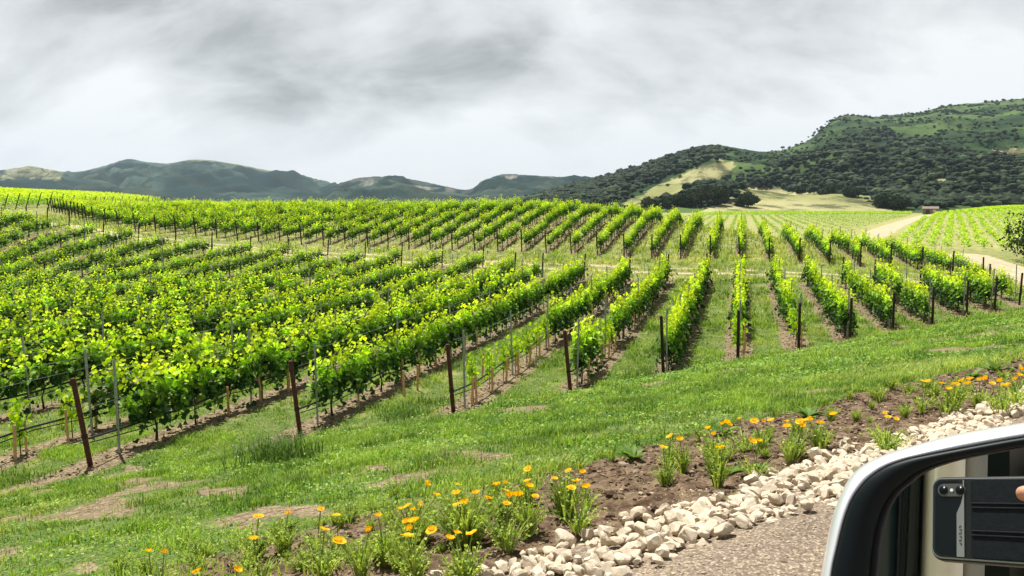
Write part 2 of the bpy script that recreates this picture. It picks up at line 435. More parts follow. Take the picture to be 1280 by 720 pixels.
# ------------------------------------------------------------------ hills
def mat_hill():
    m, t = newmat('hill_slopes')
    tc = t.n('ShaderNodeNewGeometry').outputs['Position']
    A = t.n('ShaderNodeAttribute', attribute_name='Col').outputs[0]
    n1 = t.noise(tc, .035, 7, .7); n2 = t.noise(tc, .008, 5, .6)
    c = t.mix(t.math('MULTIPLY', t.ramp(n1, .46, .60), .75), A, t.mix(.0, (.022, .036, .022), (0, 0, 0)))
    c = t.mix(t.math('MULTIPLY', t.ramp(n2, .5, .75), .35), c, (.12, .13, .07))
    b = t.n('ShaderNodeBump', i_Strength=.6, i_Distance=6., i_Height=n1)
    out(t, pr(t, c, 1., .02, 0, b.outputs[0])); return m
M['hill'] = mat_hill()
def hill(name, sky_, Dc, Db, amp, colf, ns=110, step=3., zb=-3., pw=1.1, nf=90., tail=.5):
    xs = np.arange(sky_[0][0], sky_[-1][0]+.1, step)
    sy = np.interp(xs, *zip(*sky_))
    sy = np.convolve(np.pad(sy, 2, 'edge'), np.ones(5)/5, 'valid')
    s = np.r_[np.linspace(0, 1, ns), 1+np.linspace(.04, tail, 14)]
    S, Xp = np.meshgrid(s, xs, indexing='ij')
    dc = np.interp(xs, *zip(*Dc)); db = np.interp(xs, *zip(*Db))
    dirs = np.array([at(x, y, 1.) for x, y in zip(xs, sy)]); az = dirs[:, 0]; tz = dirs[:, 2]-HC
    Yd = db[None]+(dc-db)[None]*S
    X = az[None]*Yd; zc = HC+tz*dc
    rid = 1-np.abs(fbm(X/nf, Yd/nf*1.0, 4)*2-1); rid2 = fbm(X/(nf*.35)+40, Yd/(nf*.5), 3)
    nz = (rid-.72)*1.6+(rid2-.5)*.5
    f = np.where(S <= 1, np.clip(S, 0, 1)**pw, 1-(S-1)*1.1)
    Z = zb+(zc[None]-zb)*f+amp*nz*np.clip(np.sin(np.pi*np.clip(S, 0, 1)), 0, 1)**.8*(np.clip((zc[None]-zb)/90, .15, 1.2))*np.clip(1.25-S, 0, 1)**.7
    # small roughness along the crest
    Z = Z+(fbm(X/14, Yd/14, 3)-.5)*np.minimum(dc[None]/400, 5)*(S > .3)
    n = len(xs); m = len(s)
    i, j = np.meshgrid(np.arange(m-1), np.arange(n-1), indexing='ij')
    Fq = np.stack([i*n+j, i*n+j+1, (i+1)*n+j+1, (i+1)*n+j], -1).reshape(-1, 4)
    px, py = proj(X, Yd, Z)
    col = colf(X, Yd, Z, px, py, S)
    V = np.stack([X, Yd, Z], -1)
    me = mesh(name, V.reshape(-1, 3), [(Fq, 0)], M['hill'], smooth=True, col=col.reshape(-1, 3))
    link(name, me, kind='structure')
    return V, px, py, S
def lerp3(a, b, t): return np.array(a)*(1-t[..., None])+np.array(b)*t[..., None]
def col_left(X, Y, Z, px, py, S):
    t = sstep(fbm(X/160, Y/160, 4)+.18*(S-.6), .42, .66)
    c = lerp3((.018, .040, .042), (.075, .12, .095), t)
    pale = np.maximum((inpoly(px, py, [(10, 206), (45, 205), (80, 216), (75, 226), (40, 222), (0, 224)]))*1., sstep(S, .86, .97)*inpoly(px, py, [(205, 190), (420, 190), (420, 222), (300, 215), (210, 210)])*.8)
    return lerp3((0, 0, 0), (.30, .30, .17), pale*.8)+c*(1-pale*.8)[..., None]
def col_mid(X, Y, Z, px, py, S):
    c = lerp3((.018, .038, .038), (.055, .085, .07), sstep(fbm(X/90, Y/90, 4), .42, .68))
    rk = sstep(fbm(X/24+3, Z/30, 4), .56, .66)*(S > .35)*(S < .93)*.8
    rk = rk*np.maximum(np.exp(-((px-505)/60)**2), np.exp(-((px-640)/45)**2))
    return c*(1-rk)[..., None]+rk[..., None]*np.array((.36, .33, .28))
PALE = [[(772, 258), (800, 243), (845, 222), (880, 207), (914, 201), (919, 209), (900, 222), (872, 236), (850, 247), (838, 258)],
        [(845, 275), (880, 262), (903, 247), (922, 236), (942, 231), (990, 238), (1050, 242), (1095, 246), (1100, 256), (1135, 275)],
        [(1148, 226), (1165, 222), (1198, 224), (1192, 232), (1155, 232)]]
STRAW = [[(1240, 187), (1290, 187), (1290, 196), (1258, 194)], [(893, 183), (899, 187), (905, 201), (900, 201), (895, 191)]]
WOOD = [[(690, 240), (730, 229), (790, 213), (850, 193), (885, 184), (897, 190), (893, 200), (860, 211), (800, 234), (765, 254), (690, 256)],
        [(918, 212), (960, 205), (1010, 196), (1060, 172), (1100, 160), (1150, 172), (1200, 190), (1240, 195), (1330, 200), (1700, 190), (1700, 275), (1130, 275), (1105, 258), (1098, 246), (1050, 243), (990, 239), (945, 232), (925, 228)],
        [(830, 236), (870, 226), (900, 220), (925, 228), (920, 236), (900, 246), (888, 256), (845, 256)]]
def pale_at(px, py): 
    r = np.zeros(px.shape)
    for p in PALE: r = np.maximum(r, inpoly(px, py, p))
    return r
def wood_at(px, py):
    r = np.zeros(px.shape)
    for p in WOOD: r = np.maximum(r, inpoly(px, py, p))
    return r
def col_right(X, Y, Z, px, py, S):
    t = sstep(fbm(X/110, Y/110, 4), .35, .68)
    c = lerp3((.030, .060, .026), (.10, .155, .052), t)
    j = (fbm(X/16, Y/16, 3)-.5)*10
    wd = wood_at(px+j, py+j*.5)*(.35+.65*sstep(fbm(X/60+4, Y/60, 3), .40, .55)); c = c*(1-.75*wd)[..., None]+.75*wd[..., None]*np.array((.026, .040, .024))
    pl = pale_at(px+j*.6, py+j*.3); c = c*(1-pl)[..., None]+pl[..., None]*lerp3((.26, .27, .11), (.40, .38, .19), t)
    st = np.zeros(px.shape)
    for p in STRAW: st = np.maximum(st, inpoly(px, py, p))
    return c*(1-st)[..., None]+st[..., None]*np.array((.46, .38, .20))
S_LEFT = [(-520, 225), (-300, 215), (-120, 222), (0, 213), (40, 207), (75, 215), (98, 215), (130, 208), (160, 197.5), (185, 203), (212, 204.5), (240, 199), (262, 200), (300, 206), (330, 212), (370, 219), (400, 226), (425, 233), (480, 242), (560, 248)]
S_MID = [(360, 247), (400, 240), (430, 229), (452, 222), (475, 221), (500, 222), (530, 227), (560, 234), (580, 238), (592, 236), (610, 224), (630, 217.5), (660, 219), (700, 221.5), (760, 222), (900, 230), (1000, 240)]
S_RIGHT = [(640, 247), (680, 241), (700, 236), (725, 227), (745, 225), (775, 216), (800, 208), (850, 193), (880, 184), (898, 181), (915, 184), (945, 189), (970, 189), (985, 186), (1010, 177), (1045, 146), (1062, 143.5), (1095, 146.5), (1120, 143), (1150, 141), (1180, 132), (1230, 128), (1280, 123), (1400, 110), (1600, 125), (1800, 150)]
hill('hill_range', S_LEFT, [(-520, 3200), (560, 3600)], [(-520, 1500), (560, 1700)], 95, col_left, nf=330., pw=1.2)
hill('hill_range', S_MID, [(360, 2500), (1000, 2500)], [(360, 1300), (1000, 1500)], 75, col_mid, nf=210., pw=1.05)
HV, Hpx, Hpy, HS = hill('hillside', S_RIGHT, [(640, 1500), (740, 1250), (890, 1000), (960, 1200), (1050, 1500), (1800, 1600)],
     [(640, 700), (740, 520), (850, 400), (1100, 430), (1800, 420)], 26, col_right, ns=150, nf=170., zb=-2.2, pw=1.12)

# ------------------------------------------------------------------ blobs of foliage
def ico(sub):
    b = bmesh.new(); bmesh.ops.create_icosphere(b, subdivisions=sub, radius=1)
    V = np.array([v.co[:] for v in b.verts]); Fc = np.array([[v.index for v in f.verts] for f in b.faces]); b.free(); return V, Fc
I1 = ico(1); I2 = ico(2); I3 = ico(3)
def noise3(P, s): return (vnoise(P[:, 0]*s+P[:, 2]*s*.7+50, P[:, 1]*s-P[:, 2]*s*.6+50)-.5)*2
def leafcards(P, N, size, col, jit=.6, r=rng, shape='leaf'):
    """leaf-shaped cards at P, facing roughly N. returns V,F4,col"""
    n = len(P); N = N+r.normal(0, jit, (n, 3)); N /= np.linalg.norm(N, axis=1)[:, None]+1e-9
    T = r.normal(0, 1, (n, 3)); T -= (T*N).sum(1)[:, None]*N; T /= np.linalg.norm(T, axis=1)[:, None]+1e-9
    B = np.cross(N, T); size = np.broadcast_to(size, (n,))
    if shape == 'leaf':    # two folded halves, 5 corners each
        tpl = np.array([(0, 0, 0), (0, 1, -.10), (-.42, -.12, .10), (-.58, .38, .16), (-.30, .70, .06), (.42, -.12, .10), (.58, .38, .16), (.30, .70, .06)])
        fc = np.array([(0, 1, 4, 3, 2), (0, 5, 6, 7, 1)])
    else:
        tpl = np.array([(0, -.5, 0), (.45, .0, .1), (0, .5, 0), (-.45, 0, .1)]); fc = np.array([(0, 1, 2, 3)])
    V = P[:, None]+size[:, None, None]*(tpl[None, :, 0, None]*B[:, None]+tpl[None, :, 1, None]*T[:, None]+tpl[None, :, 2, None]*N[:, None])
    k = len(tpl); Fc = (fc[None]+(np.arange(n)*k)[:, None, None]).reshape(-1, fc.shape[1])
    return V.reshape(-1, 3), Fc, np.repeat(col, k, 0)

def wood_on_hill():
    V = HV.reshape(-1, 3); px = Hpx.ravel(); py = Hpy.ravel(); S = HS.ravel()
    ok = (px > 660) & (px < 1345) & (S < 1.0) & (S > .015)
    area = np.where(ok, V[:, 1]**1.0, 0)
    wd = wood_at(px, py); pl = pale_at(px, py)
    patch = sstep(fbm(V[:, 0]/45+9, V[:, 1]/45, 3), .50, .60)
    op = sstep(fbm(V[:, 0]/60+4, V[:, 1]/60, 3), .38, .50); low = sstep(py, 205, 232)
    p = area*(wd*1.5*(.22+.78*np.maximum(op, low*.9))+(1-wd)*(.015+.45*patch))*(1-pl)*(1+1.*(S < .4))
    st = sum(inpoly(px, py, q) for q in STRAW); p = p*(1-np.clip(st, 0, 1)); p /= p.sum()
    N = 19000; idx = rng.choice(len(V), N, p=p)
    P = V[idx]+np.c_[rng.normal(0, 5, N), rng.normal(0, 6, N), np.zeros(N)]
    VV = []; FF = []; CC = []; o = 0
    bv, bf = I1
    for i in range(N):
        w_ = wd[idx[i]]; r_ = rng.uniform(1.2, 3.3)*(1.1 if w_ else .45+.35*rng.random())*(P[i, 1]/900)**.35
        q = bv*np.array([1.25, 1.25, .85])*(1+.34*noise3(bv+i*1.37, 2.3))[:, None]
        a = rng.uniform(0, 6.28); c_, s_ = math.cos(a), math.sin(a); q = np.c_[q[:, 0]*c_-q[:, 1]*s_, q[:, 0]*s_+q[:, 1]*c_, q[:, 2]]
        VV.append(q*r_+P[i]+[0, 0, r_*.45]); FF.append(bf+o); o += len(bv)
        b = rng.uniform(.45, 1.6); g = rng.random()**2
        CC.append(np.tile([(.018+.040*g)*b, (.034+.050*g)*b, (.020+.014*g)*b], (len(bv), 1)))
    me = mesh('woodland', np.concatenate(VV), [(np.concatenate(FF), 0)], M['scrub'], col=np.concatenate(CC))
    link('woodland', me, kind='stuff', label='dark green oak woodland and scrub covering the big hillside', cat='woodland')
wood_on_hill()

def oak(name, loc, h, wdt, label, group=None, nlob=9, dark=1., leaf=.5, dens=1., seed=0, hs=.62, ws=.86):
    h = h*hs; wdt = wdt*ws
    r = np.random.default_rng(seed); t = empty(name, loc, label=label, cat='tree', group=group)
    P = []; Nn = []
    lob = [(0, 0, h*.58, wdt*.36)]
    for i in range(nlob):
        a = r.uniform(0, 6.28); d = wdt*.5*r.uniform(.45, .78); zz = h*r.uniform(.22, .74)
        lob.append((math.cos(a)*d, math.sin(a)*d, zz, wdt*r.uniform(.16, .27)))
    for (x, y, z, rr) in lob:
        n = int(520*dens*(rr/(wdt*.3))**2); q = r.normal(0, 1, (n, 3)); q /= np.linalg.norm(q, axis=1)[:, None]
        q = q*np.array([1, 1, .8]); rad = rr*(.72+.36*r.random(n)+.18*noise3(q+x, 3.))
        P.append(q*rad[:, None]+[x, y, max(z, rr*.75)]); Nn.append(q)
    P = np.concatenate(P); Nn = np.concatenate(Nn); b = r.uniform(.6, 1.4, len(P)); g = r.random(len(P))
    col = np.stack([(.026+.02*g)*b*dark, (.043+.022*g)*b*dark, (.020+.004*g)*b*dark], -1)
    V, Fc, cc = leafcards(P, Nn, leaf*r.uniform(.6, 1.3, len(P)), col, .7, r, 'd')
    link('crown', mesh('crown', V, [(Fc, 0)], M['scrub'], col=cc), t)
    mb = MB(); mb.tube([(0, 0, -.3), (.05*h, 0, h*.25), (0, .03*h, h*.55)], [h*.06, h*.045, h*.02], 7)
    for i in range(5):
        x, y, z, rr = lob[1+i % nlob]; mb.tube([(0, 0, h*.2), (x*.5, y*.5, z*.75), (x*.85, y*.85, z)], [h*.03, h*.02, h*.008], 5)
    link('trunk', mb.me('trunk', M['bark']), t); return t
def on_hill(px, py):   # nearest hill point seen at this pixel
    d = (Hpx-px)**2+((Hpy-py)*1.)**2+np.where(HS < 1, 0, 1e6); i = np.unravel_index(np.argmin(d), d.shape); return HV[i]
OG = 'oaks standing in the meadow'
p_ = on_hill(935, 259); oak('oak_tree', p_, 13, 13.5, 'lone round dark oak by itself in the pale meadow right of the grove', OG, seed=1, leaf=1.1)
for i, (x, y, h, wd_, lb) in enumerate([
    (876, 257, 14, 15, 'dark oak in the middle of the meadow grove, just left of the lone round oak'),
    (893, 256, 16, 16, 'tallest dark oak at the right of the meadow grove'),
    (862, 258, 12, 14, 'broad dark oak at the left end of the meadow grove'),
    (884, 250, 13, 15, 'dark oak behind the middle of the meadow grove'),
    (905, 250, 12, 13, 'dark oak at the far right edge of the meadow grove'),
    (843, 259, 9, 13, 'small dark oak left of the grove, at the foot of the pale slope'),
    (826, 260, 9, 14, 'low dark oak below the pale slope above the vine rows'),
    (810, 260, 8, 13, 'leftmost low dark oak below the pale slope'),
    (1040, 243, 10, 16, 'wide dark oak at the edge of the woodland above the meadow'),
    (1062, 245, 9, 15, 'dark oak right of the wide one at the woodland edge above the meadow'),
    (1000, 240, 7, 10, 'small dark oak at the top of the meadow'),
    (1120, 262, 10, 16, 'dark oak beside the shed at the end of the dirt road'),
    (1105, 258, 11, 16, 'rounded oak where the meadow meets the wood, left of the shed')]):
    oak('oak_tree', on_hill(x, y), h, wd_, lb, OG, seed=20+i, leaf=1.1)
# big leafy shrub tree at the right edge
q = at(1318, 334, 78); oak('shrub_tree', (q[0], q[1], G1(q[0], q[1])-.2), 5.6, 7.4, 'large leafy dark green shrub tree at the right edge beside the dirt road', seed=5, leaf=.26, dens=.55, nlob=34, dark=1.3, hs=1.0, ws=1.0)

# ------------------------------------------------------------------ vines
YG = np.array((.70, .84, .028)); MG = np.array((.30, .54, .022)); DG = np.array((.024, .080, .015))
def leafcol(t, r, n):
    """t = leaf youth and height, 0..1: shoot tips yellow green, canopy shade painted into low leaves"""
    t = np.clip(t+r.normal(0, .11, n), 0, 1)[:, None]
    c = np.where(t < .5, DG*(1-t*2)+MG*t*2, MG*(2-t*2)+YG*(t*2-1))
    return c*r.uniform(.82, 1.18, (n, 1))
def vine_points(r, L, nsh, nl, top=1.62, young=False):
    P = []; T = []
    for s in range(nsh):
        y0 = (s+.5)/nsh*L-L/2+r.normal(0, .04); x0 = r.normal(0, .06); z0 = .60+r.normal(0, .09)
        droop = r.random() < .42
        zt = (r.uniform(.4, .7) if droop else top+r.normal(0, .12)); dx = r.normal(0, .09)*(2.2 if droop else .9); dy = r.normal(0, .12)
        k = np.linspace(.02, 1, nl)+r.normal(0, .02, nl)
        zz = z0+(zt-z0)*k if not droop else z0+.26*np.sin(k*2.2)-(.58)*k**2
        x = x0+dx*k**1.3; y = y0+dy*k
        P.append(np.c_[x+r.normal(0, .065, nl), y+r.normal(0, .075, nl), zz+r.normal(0, .05, nl)]); T.append(k if not droop else k*.55)
    return np.concatenate(P), np.concatenate(T)
def clump(P, seed):
    q = noise3(P*np.array([1, 1, .8])+seed*3.1, 4.2); return np.clip(1+q*.6, .4, 1.5)[:, None]
def vine_foliage(seed, L=1.25, nsh=15, nl=17, top=1.62):
    r = np.random.default_rng(seed); P, T = vine_points(r, L, nsh, nl, top)
    N = np.c_[np.sign(P[:, 0]+r.normal(0, .05, len(P)))*.8, np.zeros(len(P)), np.full(len(P), .55)]
    size = .138*(1-.42*np.clip(T, 0, 1))*r.uniform(.75, 1.25, len(P))
    V, Fc, c = leafcards(P, N, size, leafcol(.0+1.2*np.clip((P[:, 2]-.5)/(top-.5), 0, 1)**1.5*(.45+.55*T), r, len(P))*clump(P, seed), .55, r)  # height term colours the lower leaves dark, as shade inside the canopy
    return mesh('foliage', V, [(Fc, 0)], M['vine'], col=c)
def vine_trunk(seed, L=1.25):
    r = random.Random(seed); mb = MB(); j = lambda: r.uniform(-.03, .03)
    mb.tube([(0, 0, -.05), (j(), j(), .25), (j(), j(), .5), (0, 0, .60)], [.022, .018, .016, .018], 6)
    for s in (-1, 1): mb.tube([(0, 0, .62), (j(), s*.15, .68), (j(), s*L*.3, .69), (j(), s*L*.48, .70)], [.02, .018, .014, .008], 5)
    return mb.me('trunk', M['bark'], True)
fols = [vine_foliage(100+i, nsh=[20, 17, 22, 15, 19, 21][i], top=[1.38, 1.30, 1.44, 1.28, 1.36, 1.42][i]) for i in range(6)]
trks = [vine_trunk(i) for i in range(3)]
rodme = MB().tube([(.03, .02, -.1), (.03, .02, 1.0)], .007, 5).me('training_rod', M['rod'])
def baby_foliage(seed):
    r = np.random.default_rng(seed); n = 55; z = r.uniform(.35, 1.1, n)
    P = np.c_[r.normal(0, .09, n), r.normal(0, .10, n), z]; N = np.c_[r.normal(0, 1, n), r.normal(0, 1, n), np.full(n, .6)]
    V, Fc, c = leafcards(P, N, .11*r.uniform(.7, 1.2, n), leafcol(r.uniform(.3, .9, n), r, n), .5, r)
    return mesh('foliage', V, [(Fc, 0)], M['vine'], col=c)
babies = [baby_foliage(300+i) for i in range(2)]
babytrk = MB().tube([(0, 0, -.05), (.01, 0, .4), (0, .02, .9)], [.012, .01, .006], 5).me('trunk', M['bark'])
stakeme = MB().box((0, 0, .30), (.045, .02, .72)).me('wooden_stake', M['stakewood'])
bmx = bmesh.new(); bmx.from_mesh(stakeme); bmesh.ops.bevel(bmx, geom=bmx.edges[:], offset=.004, segments=1, profile=.5, affect='EDGES'); bmx.to_mesh(stakeme); bmx.free()

NUMW = ['first', 'second', 'third', 'fourth', 'fifth', 'sixth', 'seventh', 'eighth', 'ninth', 'tenth', 'eleventh', 'twelfth', 'thirteenth', 'fourteenth', 'fifteenth', 'sixteenth', 'seventeenth', 'eighteenth', 'nineteenth', 'twentieth']
def word(i):
    if i < 20: return NUMW[i]
    n = i+1; t = {2: 'twenty', 3: 'thirty', 4: 'forty', 5: 'fifty', 6: 'sixty'}[n//10]
    return {2: 'twentieth', 3: 'thirtieth', 4: 'fortieth', 5: 'fiftieth', 6: 'sixtieth'}[n//10] if n % 10 == 0 else t+'-'+NUMW[n % 10-1]
ENDNAME = ['the leftmost rusty end post', 'the second rusty end post', 'the third rusty end post', 'the fourth rusty end post',
           'the fifth end post', 'the sixth end post', 'the seventh end post', 'the eighth end post', 'the ninth end post',
           'the tenth end post', 'the eleventh end post', 'the next to last end post', 'the rightmost end post']
def rowname(i):
    if i < len(ENDNAME): return 'row from '+ENDNAME[i]
    return word(i-len(ENDNAME))+' row beyond the leftmost post'
RZ = -math.atan(K)
cand = []   # every vine: (dist, x, y, rowindex, block, order, state)
def visible(x, y, z=1.): 
    px, py = proj(x, y, z); return y > 1 and -60 < px < 1340 and py < 760
for i, (u, y0, y1) in enumerate(rows1):
    y = y0+ (1.3 if i != 0 else 1.6); kx = 0
    while y < y1-.4:
        x = u+K*y
        if visible(x, y, G1(x, y)+1):
            st = 'full'; q = random.random()
            d0 = y-y0
            if i in (0, 1) and d0 < 14: st = 'full'
            elif i == 2: st = 'full' if 5 < d0 and q > .15 else ('young' if q < .8 else 'gap')
            elif i == 13 and d0 < 5.5: st = 'young'
            elif i == 3 and d0 < 9: st = 'full' if q < .62 else 'young'
            elif i == 5 and d0 < 4: st = 'young' if q < .7 else 'gap'
            elif i == 6 and d0 < 4: st = 'young' if q < .6 else 'gap'
            elif i == 4 and d0 < 1.: st = 'gap'
            elif q < .06: st = 'gap'
            elif q < .09: st = 'young'
            if st != 'gap': cand.append((math.hypot(x, y), x, y, i, 1, kx, st))
        y += 1.14+.06*random.random(); kx += 1
for i, (u, y0, y1) in enumerate(rows2):
    y = y0+1.1; kx = 0
    while y < y1:
        x = u+K*y
        if visible(x, y, G1(x, y)+1) and random.random() > .03: cand.append((math.hypot(x, y), x, y, i, 2, kx, 'full'))
        y += 1.15+.06*random.random(); kx += 1
cand.sort(key=lambda c: c[0])
print('vines', len(cand))
near = cand[:300]; rest = cand[300:]
cnt = {}
for (d, x, y, i, b, kx, st) in sorted(near, key=lambda c: (c[3], c[5])):
    o_ = cnt.get(i, 0); cnt[i] = o_+1
    z = G1(x, y)
    lab = ('spindly young grapevine, ' if st == 'young' else 'leafy grapevine, ')+word(o_)+' plant along the '+rowname(i)
    t = empty('grapevine', (x, y, z), RZ+(math.pi if random.random() < .5 else 0), label=lab, cat='grapevine', group='grapevines in the near block')
    s = random.uniform(.92, 1.08); t.scale = (s*random.uniform(.9, 1.15), 1.0, s)
    if st == 'young':
        link('foliage', babies[kx % 2], t); link('trunk', babytrk, t)
    else:
        link('foliage', random.choice(fols), t); link('trunk', trks[kx % 3], t); link('training_rod', rodme, t)
def rest_vines():
    VV = []; FF = []; CC = []; o = 0; TV = []; TF = []; to = 0
    tplb = np.array([(-1, -1, 0), (1, -1, 0), (1, 1, 0), (-1, 1, 0), (-1, -1, 1), (1, -1, 1), (1, 1, 1), (-1, 1, 1)], float)
    tf = np.array([(0, 1, 5, 4), (1, 2, 6, 5), (2, 3, 7, 6), (3, 0, 4, 7)])
    libs = []
    for sd in range(10):
        r = np.random.default_rng(500+sd)
        for L, nsh, nl, sz in ((1.25, 20, 14, .16),):
            P, T = vine_points(r, L, nsh, nl, 1.26+r.normal(0, .07))
            N = np.c_[np.sign(P[:, 0]+r.normal(0, .05, len(P)))*.8, np.zeros(len(P)), np.full(len(P), .55)]
            libs.append((leafcards(P, N, sz*(1-.4*T)*r.uniform(.75, 1.25, len(P)), leafcol(.0+1.4*np.clip((P[:, 2]-.5)/.9, 0, 1)**1.4*(.5+.5*T), r, len(P))*clump(P, sd+7), .5, r, 'd')))  # young tips yellow; lower leaves darkened to paint in occlusion shade
    c_, s_ = math.cos(RZ), math.sin(RZ)
    X = np.array([q[1] for q in rest]); Y = np.array([q[2] for q in rest]); Z = G(X, Y)
    for i, (d, x, y, ri, b, kx, st) in enumerate(rest):
        V, Fc, cc = libs[random.randrange(len(libs))]
        sc_ = random.uniform(.84, 1.12) if st == 'full' else .55
        ax = random.uniform(.85, 1.25)*(1 if st == 'full' else .5); ay = 1. if st == 'full' else .4
        q = V*np.array([ax*random.choice((-1, 1)), ay*random.choice((-1, 1)), sc_])
        q = np.c_[q[:, 0]*c_-q[:, 1]*s_, q[:, 0]*s_+q[:, 1]*c_, q[:, 2]]+[x, y, Z[i]]
        VV.append(q); FF.append(Fc+o); o += len(q); CC.append(cc*random.uniform(.85, 1.12))
        t = tplb*np.array([.025, .025, .8])+[x, y, Z[i]-.03]; TV.append(t); TF.append(tf+to); to += 8
    # vineyard blocks in the valley: trained rows (left part) and bushy rows (right part)
    r = np.random.default_rng(9)
    def valley(rows, sz, nleaf, hh, pale, gapf=.1):
        nonlocal o
        n = len(rows)
        if not n: return
        rows = np.array(rows); z = G(rows[:, 0], rows[:, 1])
        P = np.repeat(np.c_[rows, z], nleaf, 0); m = len(P)
        P = P+np.c_[r.normal(0, .22, m), r.normal(0, .34, m), r.uniform(.35, hh, m)]
        N = np.c_[r.normal(0, .6, m), r.normal(0, .6, m), np.full(m, 1.)]
        t_ = np.clip((P[:, 2]-np.repeat(z, nleaf))/hh, 0, 1)
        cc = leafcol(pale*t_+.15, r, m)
        V, Fc, c3 = leafcards(P, N, sz*r.uniform(.7, 1.3, m), cc, .5, r, 'd')
        VV.append(V); FF.append(Fc+o); o += len(V); CC.append(c3)
    A = []; B = []; D = []
    for u in np.arange(-60, 120, 2.9):
        for y in np.arange(112, 300, 1.5):
            x = u+K*y
            px, py = proj(x, y, -1.)
            pos = dist_poly(np.array([x]), np.array([y]), ROAD_V)[0]
            yb = 112
            if y > yb and x > .1*y and x < np.interp(y, [p[1] for p in ROAD_V], [p[0] for p in ROAD_V])-5 and px < 1180: A.append((x+r.normal(0, .06), y))
    for k_ in np.arange(-60, 160, 2.3):     # bushier rows on the right, heading more to the right
        for tt in np.arange(70, 420, 1.45):
            x = k_+tt*.55; y = tt
            px, py = proj(x, y, 0.)
            if px < 1100 or px > 1330 or y > 330: continue
            xr = np.interp(y, [p[1] for p in ROAD_V], [p[0] for p in ROAD_V])+5 if y > 100 else 60
            dr = dist_poly(np.array([x]), np.array([y]), ROAD_R)[0]
            if x > xr and dr > 6 and not (x < .62*y and y < 82) and y > 82+max(0, (x-50))*.02 and r.random() > .08: B.append((x+r.normal(0, .2), y+r.normal(0, .4)))
    for kk in np.arange(305, 420, 3.6):     # herringbone band beyond
        for s in np.arange(-60, 90, 1.7):
            x = .36*kk+s*.8; y = kk+s*.35
            if .13*y < x < .50*y and 306 < y < 415: D.append((x, y))
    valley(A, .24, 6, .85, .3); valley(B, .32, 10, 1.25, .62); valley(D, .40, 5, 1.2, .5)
    # block on the left hill
    E = []
    for (x, y) in lposts:
        for s in np.arange(1.2, 42, 1.2): E.append((x-s*.80, y+s*.60))
    E = [e for e in E if -.72*e[1] < e[0]]
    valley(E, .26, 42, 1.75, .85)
    V = np.concatenate(VV+TV); nv = sum(len(v) for v in VV)
    col = np.concatenate(CC+[np.full((to, 3), .05)])
    me = mesh('grapevines', V, [(np.concatenate(FF), 0), (np.concatenate(TF)+nv, 1)], [M['vine'], M['bark']], col=col)
    link('grapevines', me, kind='stuff', label='rows of leafy grapevines filling the slopes beyond the nearest rows', cat='grapevines')
    print('valley', len(A), len(B), len(D), len(E))
# end posts of the block on the left hill
lposts = []
LP = []
for px_ in (-30, -12, 4, 19, 32, 46, 60, 74, 88, 102, 115, 127, 138, 149, 158, 167, 175, 183, 191, 198, 203):
    Yd = np.interp(px_, [-30, 0, 60, 120, 175, 205], [84, 90, 101, 118, 143, 170])
    p = at(px_, 262, Yd); lposts.append((p[0], p[1]))
rest_vines()

# ------------------------------------------------------------------ posts, stakes, wires
def post_mesh(name, h, r0, mat, n=8, capr=None):
    mb = MB(); mb.tube([(0, 0, -.25), (0, 0, h*.5), (0, 0, h-.012), (0, 0, h)], [r0, r0*.97, r0*.95, r0*.8], n)
    return mb.me(name, mat, True)
endme = post_mesh('end_post', 1.56, .048, M['rust']); enddark = post_mesh('end_post', 1.5, .045, M['dark_post'], 6)
def tpost(h):
    mb = MB(); mb.box((0, 0, h/2-.1), (.045, .008, h+.2)); mb.box((0, .022, h/2-.1), (.008, .036, h+.2))
    for k in np.arange(.4, h-.05, .16): mb.box((0, -.010, k), (.03, .012, .02))
    return mb.me('line_post', M['galv'])
lineme = tpost(1.78)
bandme = MB().tube([(0, 0, .50), (0, 0, .56)], .056, 8).me('wire_band', M['hose'])
EG = 'end posts along the near headland'
for i, (u, x, y) in enumerate(ENDS):
    z = G1(x, y)
    o = link('end_post', endme if i < 4 else enddark, label=ENDNAME[i].replace('the ', '', 1)+(' leaning away from its row at the grassy headland' if i < 5 else ' along the grassy headland, dark and slim'), cat='post', group=EG)
    o.location = (x, y, z); o.rotation_euler = (R(4.), R([-5.5, -4.5, -4, -6, -4, -2, -2, -2, -3, -3, -3, -2, -1][i]), 0)
    o.scale = (1, 1, [1.05, .98, 1., .98, 1.05, 1, 1, .95, .95, 1, 1, 1, .98][i])
    bo = link('wire_band', bandme, o)
rows_sorted1 = sorted([r for r in rows1], key=lambda r: r[0])
FG = 'far end posts of the near block'
far_posts = []
for i, (u, y0, y1) in enumerate(rows1):
    x = u+K*y1
    if visible(x, y1) : far_posts.append((u, x, y1))
far_posts.sort(key=lambda p: -p[0])
for i, (u, x, y) in enumerate(far_posts):
    o = link('end_post', enddark, label='dark far end post of the near block, '+word(i)+' from the right along the cross track', cat='post', group=FG)
    o.location = (x, y, G1(x, y)); o.rotation_euler = (R(-5), R(3), 0)
SG = 'front end posts of the second block'
b2 = sorted([(u, u+K*y0, y0) for u, y0, y1 in rows2 if visible(u+K*y0, y0)], key=lambda p: -p[0])
for i, (u, x, y) in enumerate(b2):
    o = link('end_post', enddark, label='dark front end post of the second block, '+word(i)+' from the right beyond the cross track', cat='post', group=SG)
    o.location = (x, y, G1(x, y)); o.rotation_euler = (R(4), R(random.uniform(-5, 0)), 0); o.scale = (1.1, 1.1, 1.06)
for i, (x, y) in enumerate(lposts):
    o = link('end_post', enddark, label='slanting dark end post of the left hill block, '+word(i)+' from the left', cat='post', group='slanting end posts on the left hill')
    o.location = (x, y, G1(x, y)); o.rotation_euler = (0, R(20), 0); o.scale = (1.2, 1.2, 1.35)
